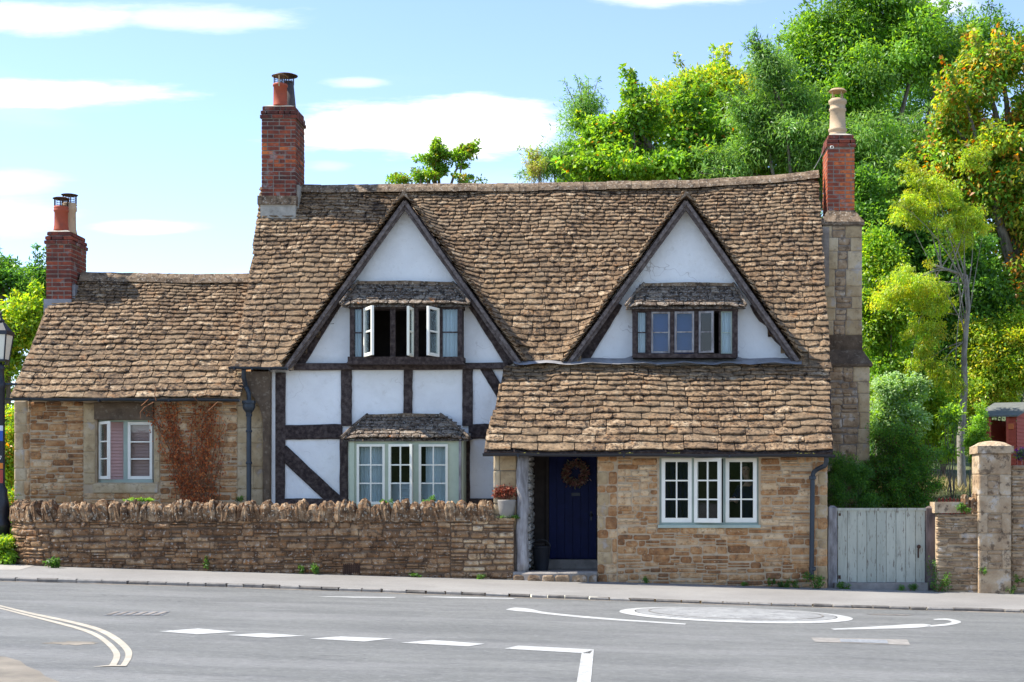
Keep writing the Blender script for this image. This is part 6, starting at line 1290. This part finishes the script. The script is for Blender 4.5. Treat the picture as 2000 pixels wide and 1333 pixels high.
# weeds along the foot of the walls
WG = 'weeds at the foot of the walls'
def weed(px, py, Y, r, h, lab, per=46, size=.07, pal=None, asp=.45, z=None):
    X = X_(px, Y); zg = zp(X, min(Y, 27.4)) if z is None else z; o = thing('weed', (X, Y, zg), lab, 'weed', WG); c = np.array([(X+uni(-r, r), Y+uni(-.05, .05)*.6, zg+h*uni(.15, .95), r*.45, .06, h*.3) for _ in range(max(4, int(r*60)))]); m = MB()
    for q in c[::2]: m.tube([(X, Y, zg-.02), (q[0], q[1], q[2])], .004, 3, cap=False)
    m.build('stems', M['twig'], o); leaf_mesh('leaves', *foliage(c, per//2, size, asp, pal or [(3, (.09, .19, .035)), (3, G1), (2, G4)], .1), M['leaf'], o, (X, Y, zg)); return o
weed(97, 1104, 26.62, .13, .14, 'low weed with broad leaves at the rounded left end of the garden wall', size=.10)
weed(402, 1112, 26.84, .05, .22, 'thin pale weed against the garden wall below the creeper', size=.06); weed(586, 1118, 26.84, .05, .16, 'small green weed left of the thistle at the garden wall', size=.06); weed(618, 1118, 26.82, .07, .22, 'spiky thistle left of the iron grille', size=.10, asp=.25)
weed(810, 1128, 26.82, .10, .06, 'flat tuft of green left of the doorstep wall', size=.05); weed(935, 1130, 26.82, .09, .07, 'flat tuft of green close to the doorstep', size=.05)
weed(1265, 1142, 26.9, .06, .10, 'small green weed under the left of the lean-to window', size=.06); weed(1457, 1144, 26.92, .06, .06, 'tiny weed under the right of the lean-to window', size=.05); weed(1505, 1142, 26.92, .06, .14, 'green weed left of the pair by the downpipe', size=.06)
weed(1532, 1146, 26.88, .10, .12, 'leafy weed left of the downpipe foot', size=.07); weed(1588, 1146, 26.8, .16, .24, 'largest clump of weeds around the downpipe foot', size=.08); weed(1556, 1136, 26.9, .07, .14, 'upright weed just left of the downpipe', size=.06)
weed(1650, 1150, 26.95, .12, .10, 'weed at the left end of the gate threshold', size=.06); weed(1775, 1150, 26.95, .14, .10, 'weed at the right end of the gate threshold', size=.06)
weed(1832, 1152, 26.85, .16, .30, 'bushy weed where the right gate post meets the wall', size=.08); weed(1820, 1070, 27.0, .06, .45, 'ivy trailing up between gate post and wall', size=.06, z=.2)
weed(1885, 994, 26.9, .11, .14, 'bright fern growing out of the boundary wall top', size=.08, z=1.33); weed(1922, 1110, 26.82, .05, .14, 'small green tuft growing on the face of the pier', size=.05, z=.22)
weed(1975, 1150, 26.85, .08, .16, 'weed between the pier and the right-hand wall', size=.06); weed(1990, 1130, 26.85, .07, .1, 'weed low on the right-hand wall', size=.06, z=.1)
weed(752, 985, 27.1, .10, .12, 'green sprig behind the coping below the middle casement', size=.07, z=1.42); weed(838, 982, 27.1, .10, .16, 'green sprig behind the coping below the right casement', size=.07, z=1.44)
weed(270, 972, 27.15, .22, .04, 'low yellow-green growth on the coping below the wing window', size=.06, z=1.52, pal=[(2, G3), (2, G1)]); weed(996, 1010, 26.88, .14, .05, 'green growth at the base of the stone pot', size=.05, z=1.215)
weed(470, 968, 28.3, .06, .12, 'small plant at the foot of the wing wall by the downpipe', size=.06, z=1.5)
bush('weed_clump', 'thick leafy weeds at the foot of the lamp post', 'weeds', [blob(12, 1078, 24, 24, 27.3, .25), blob(-20, 1075, 40, 26, 27.3, .3)], 90, .12, 60, .12, .55, [(4, G3), (3, G2), (1, YG)], group=None, stems=6, zg=.36)
fl_o = bush('flowering_plant', 'purple flowering plant on the red picket fence at the right edge', 'plant', [blob(1996, 885, 14, 12, 30.9, .15)], 20, .1, 40, .06, .5, [(3, G2), (3, (.22, .03, .30))], group=None, stems=4, zg=1.6)
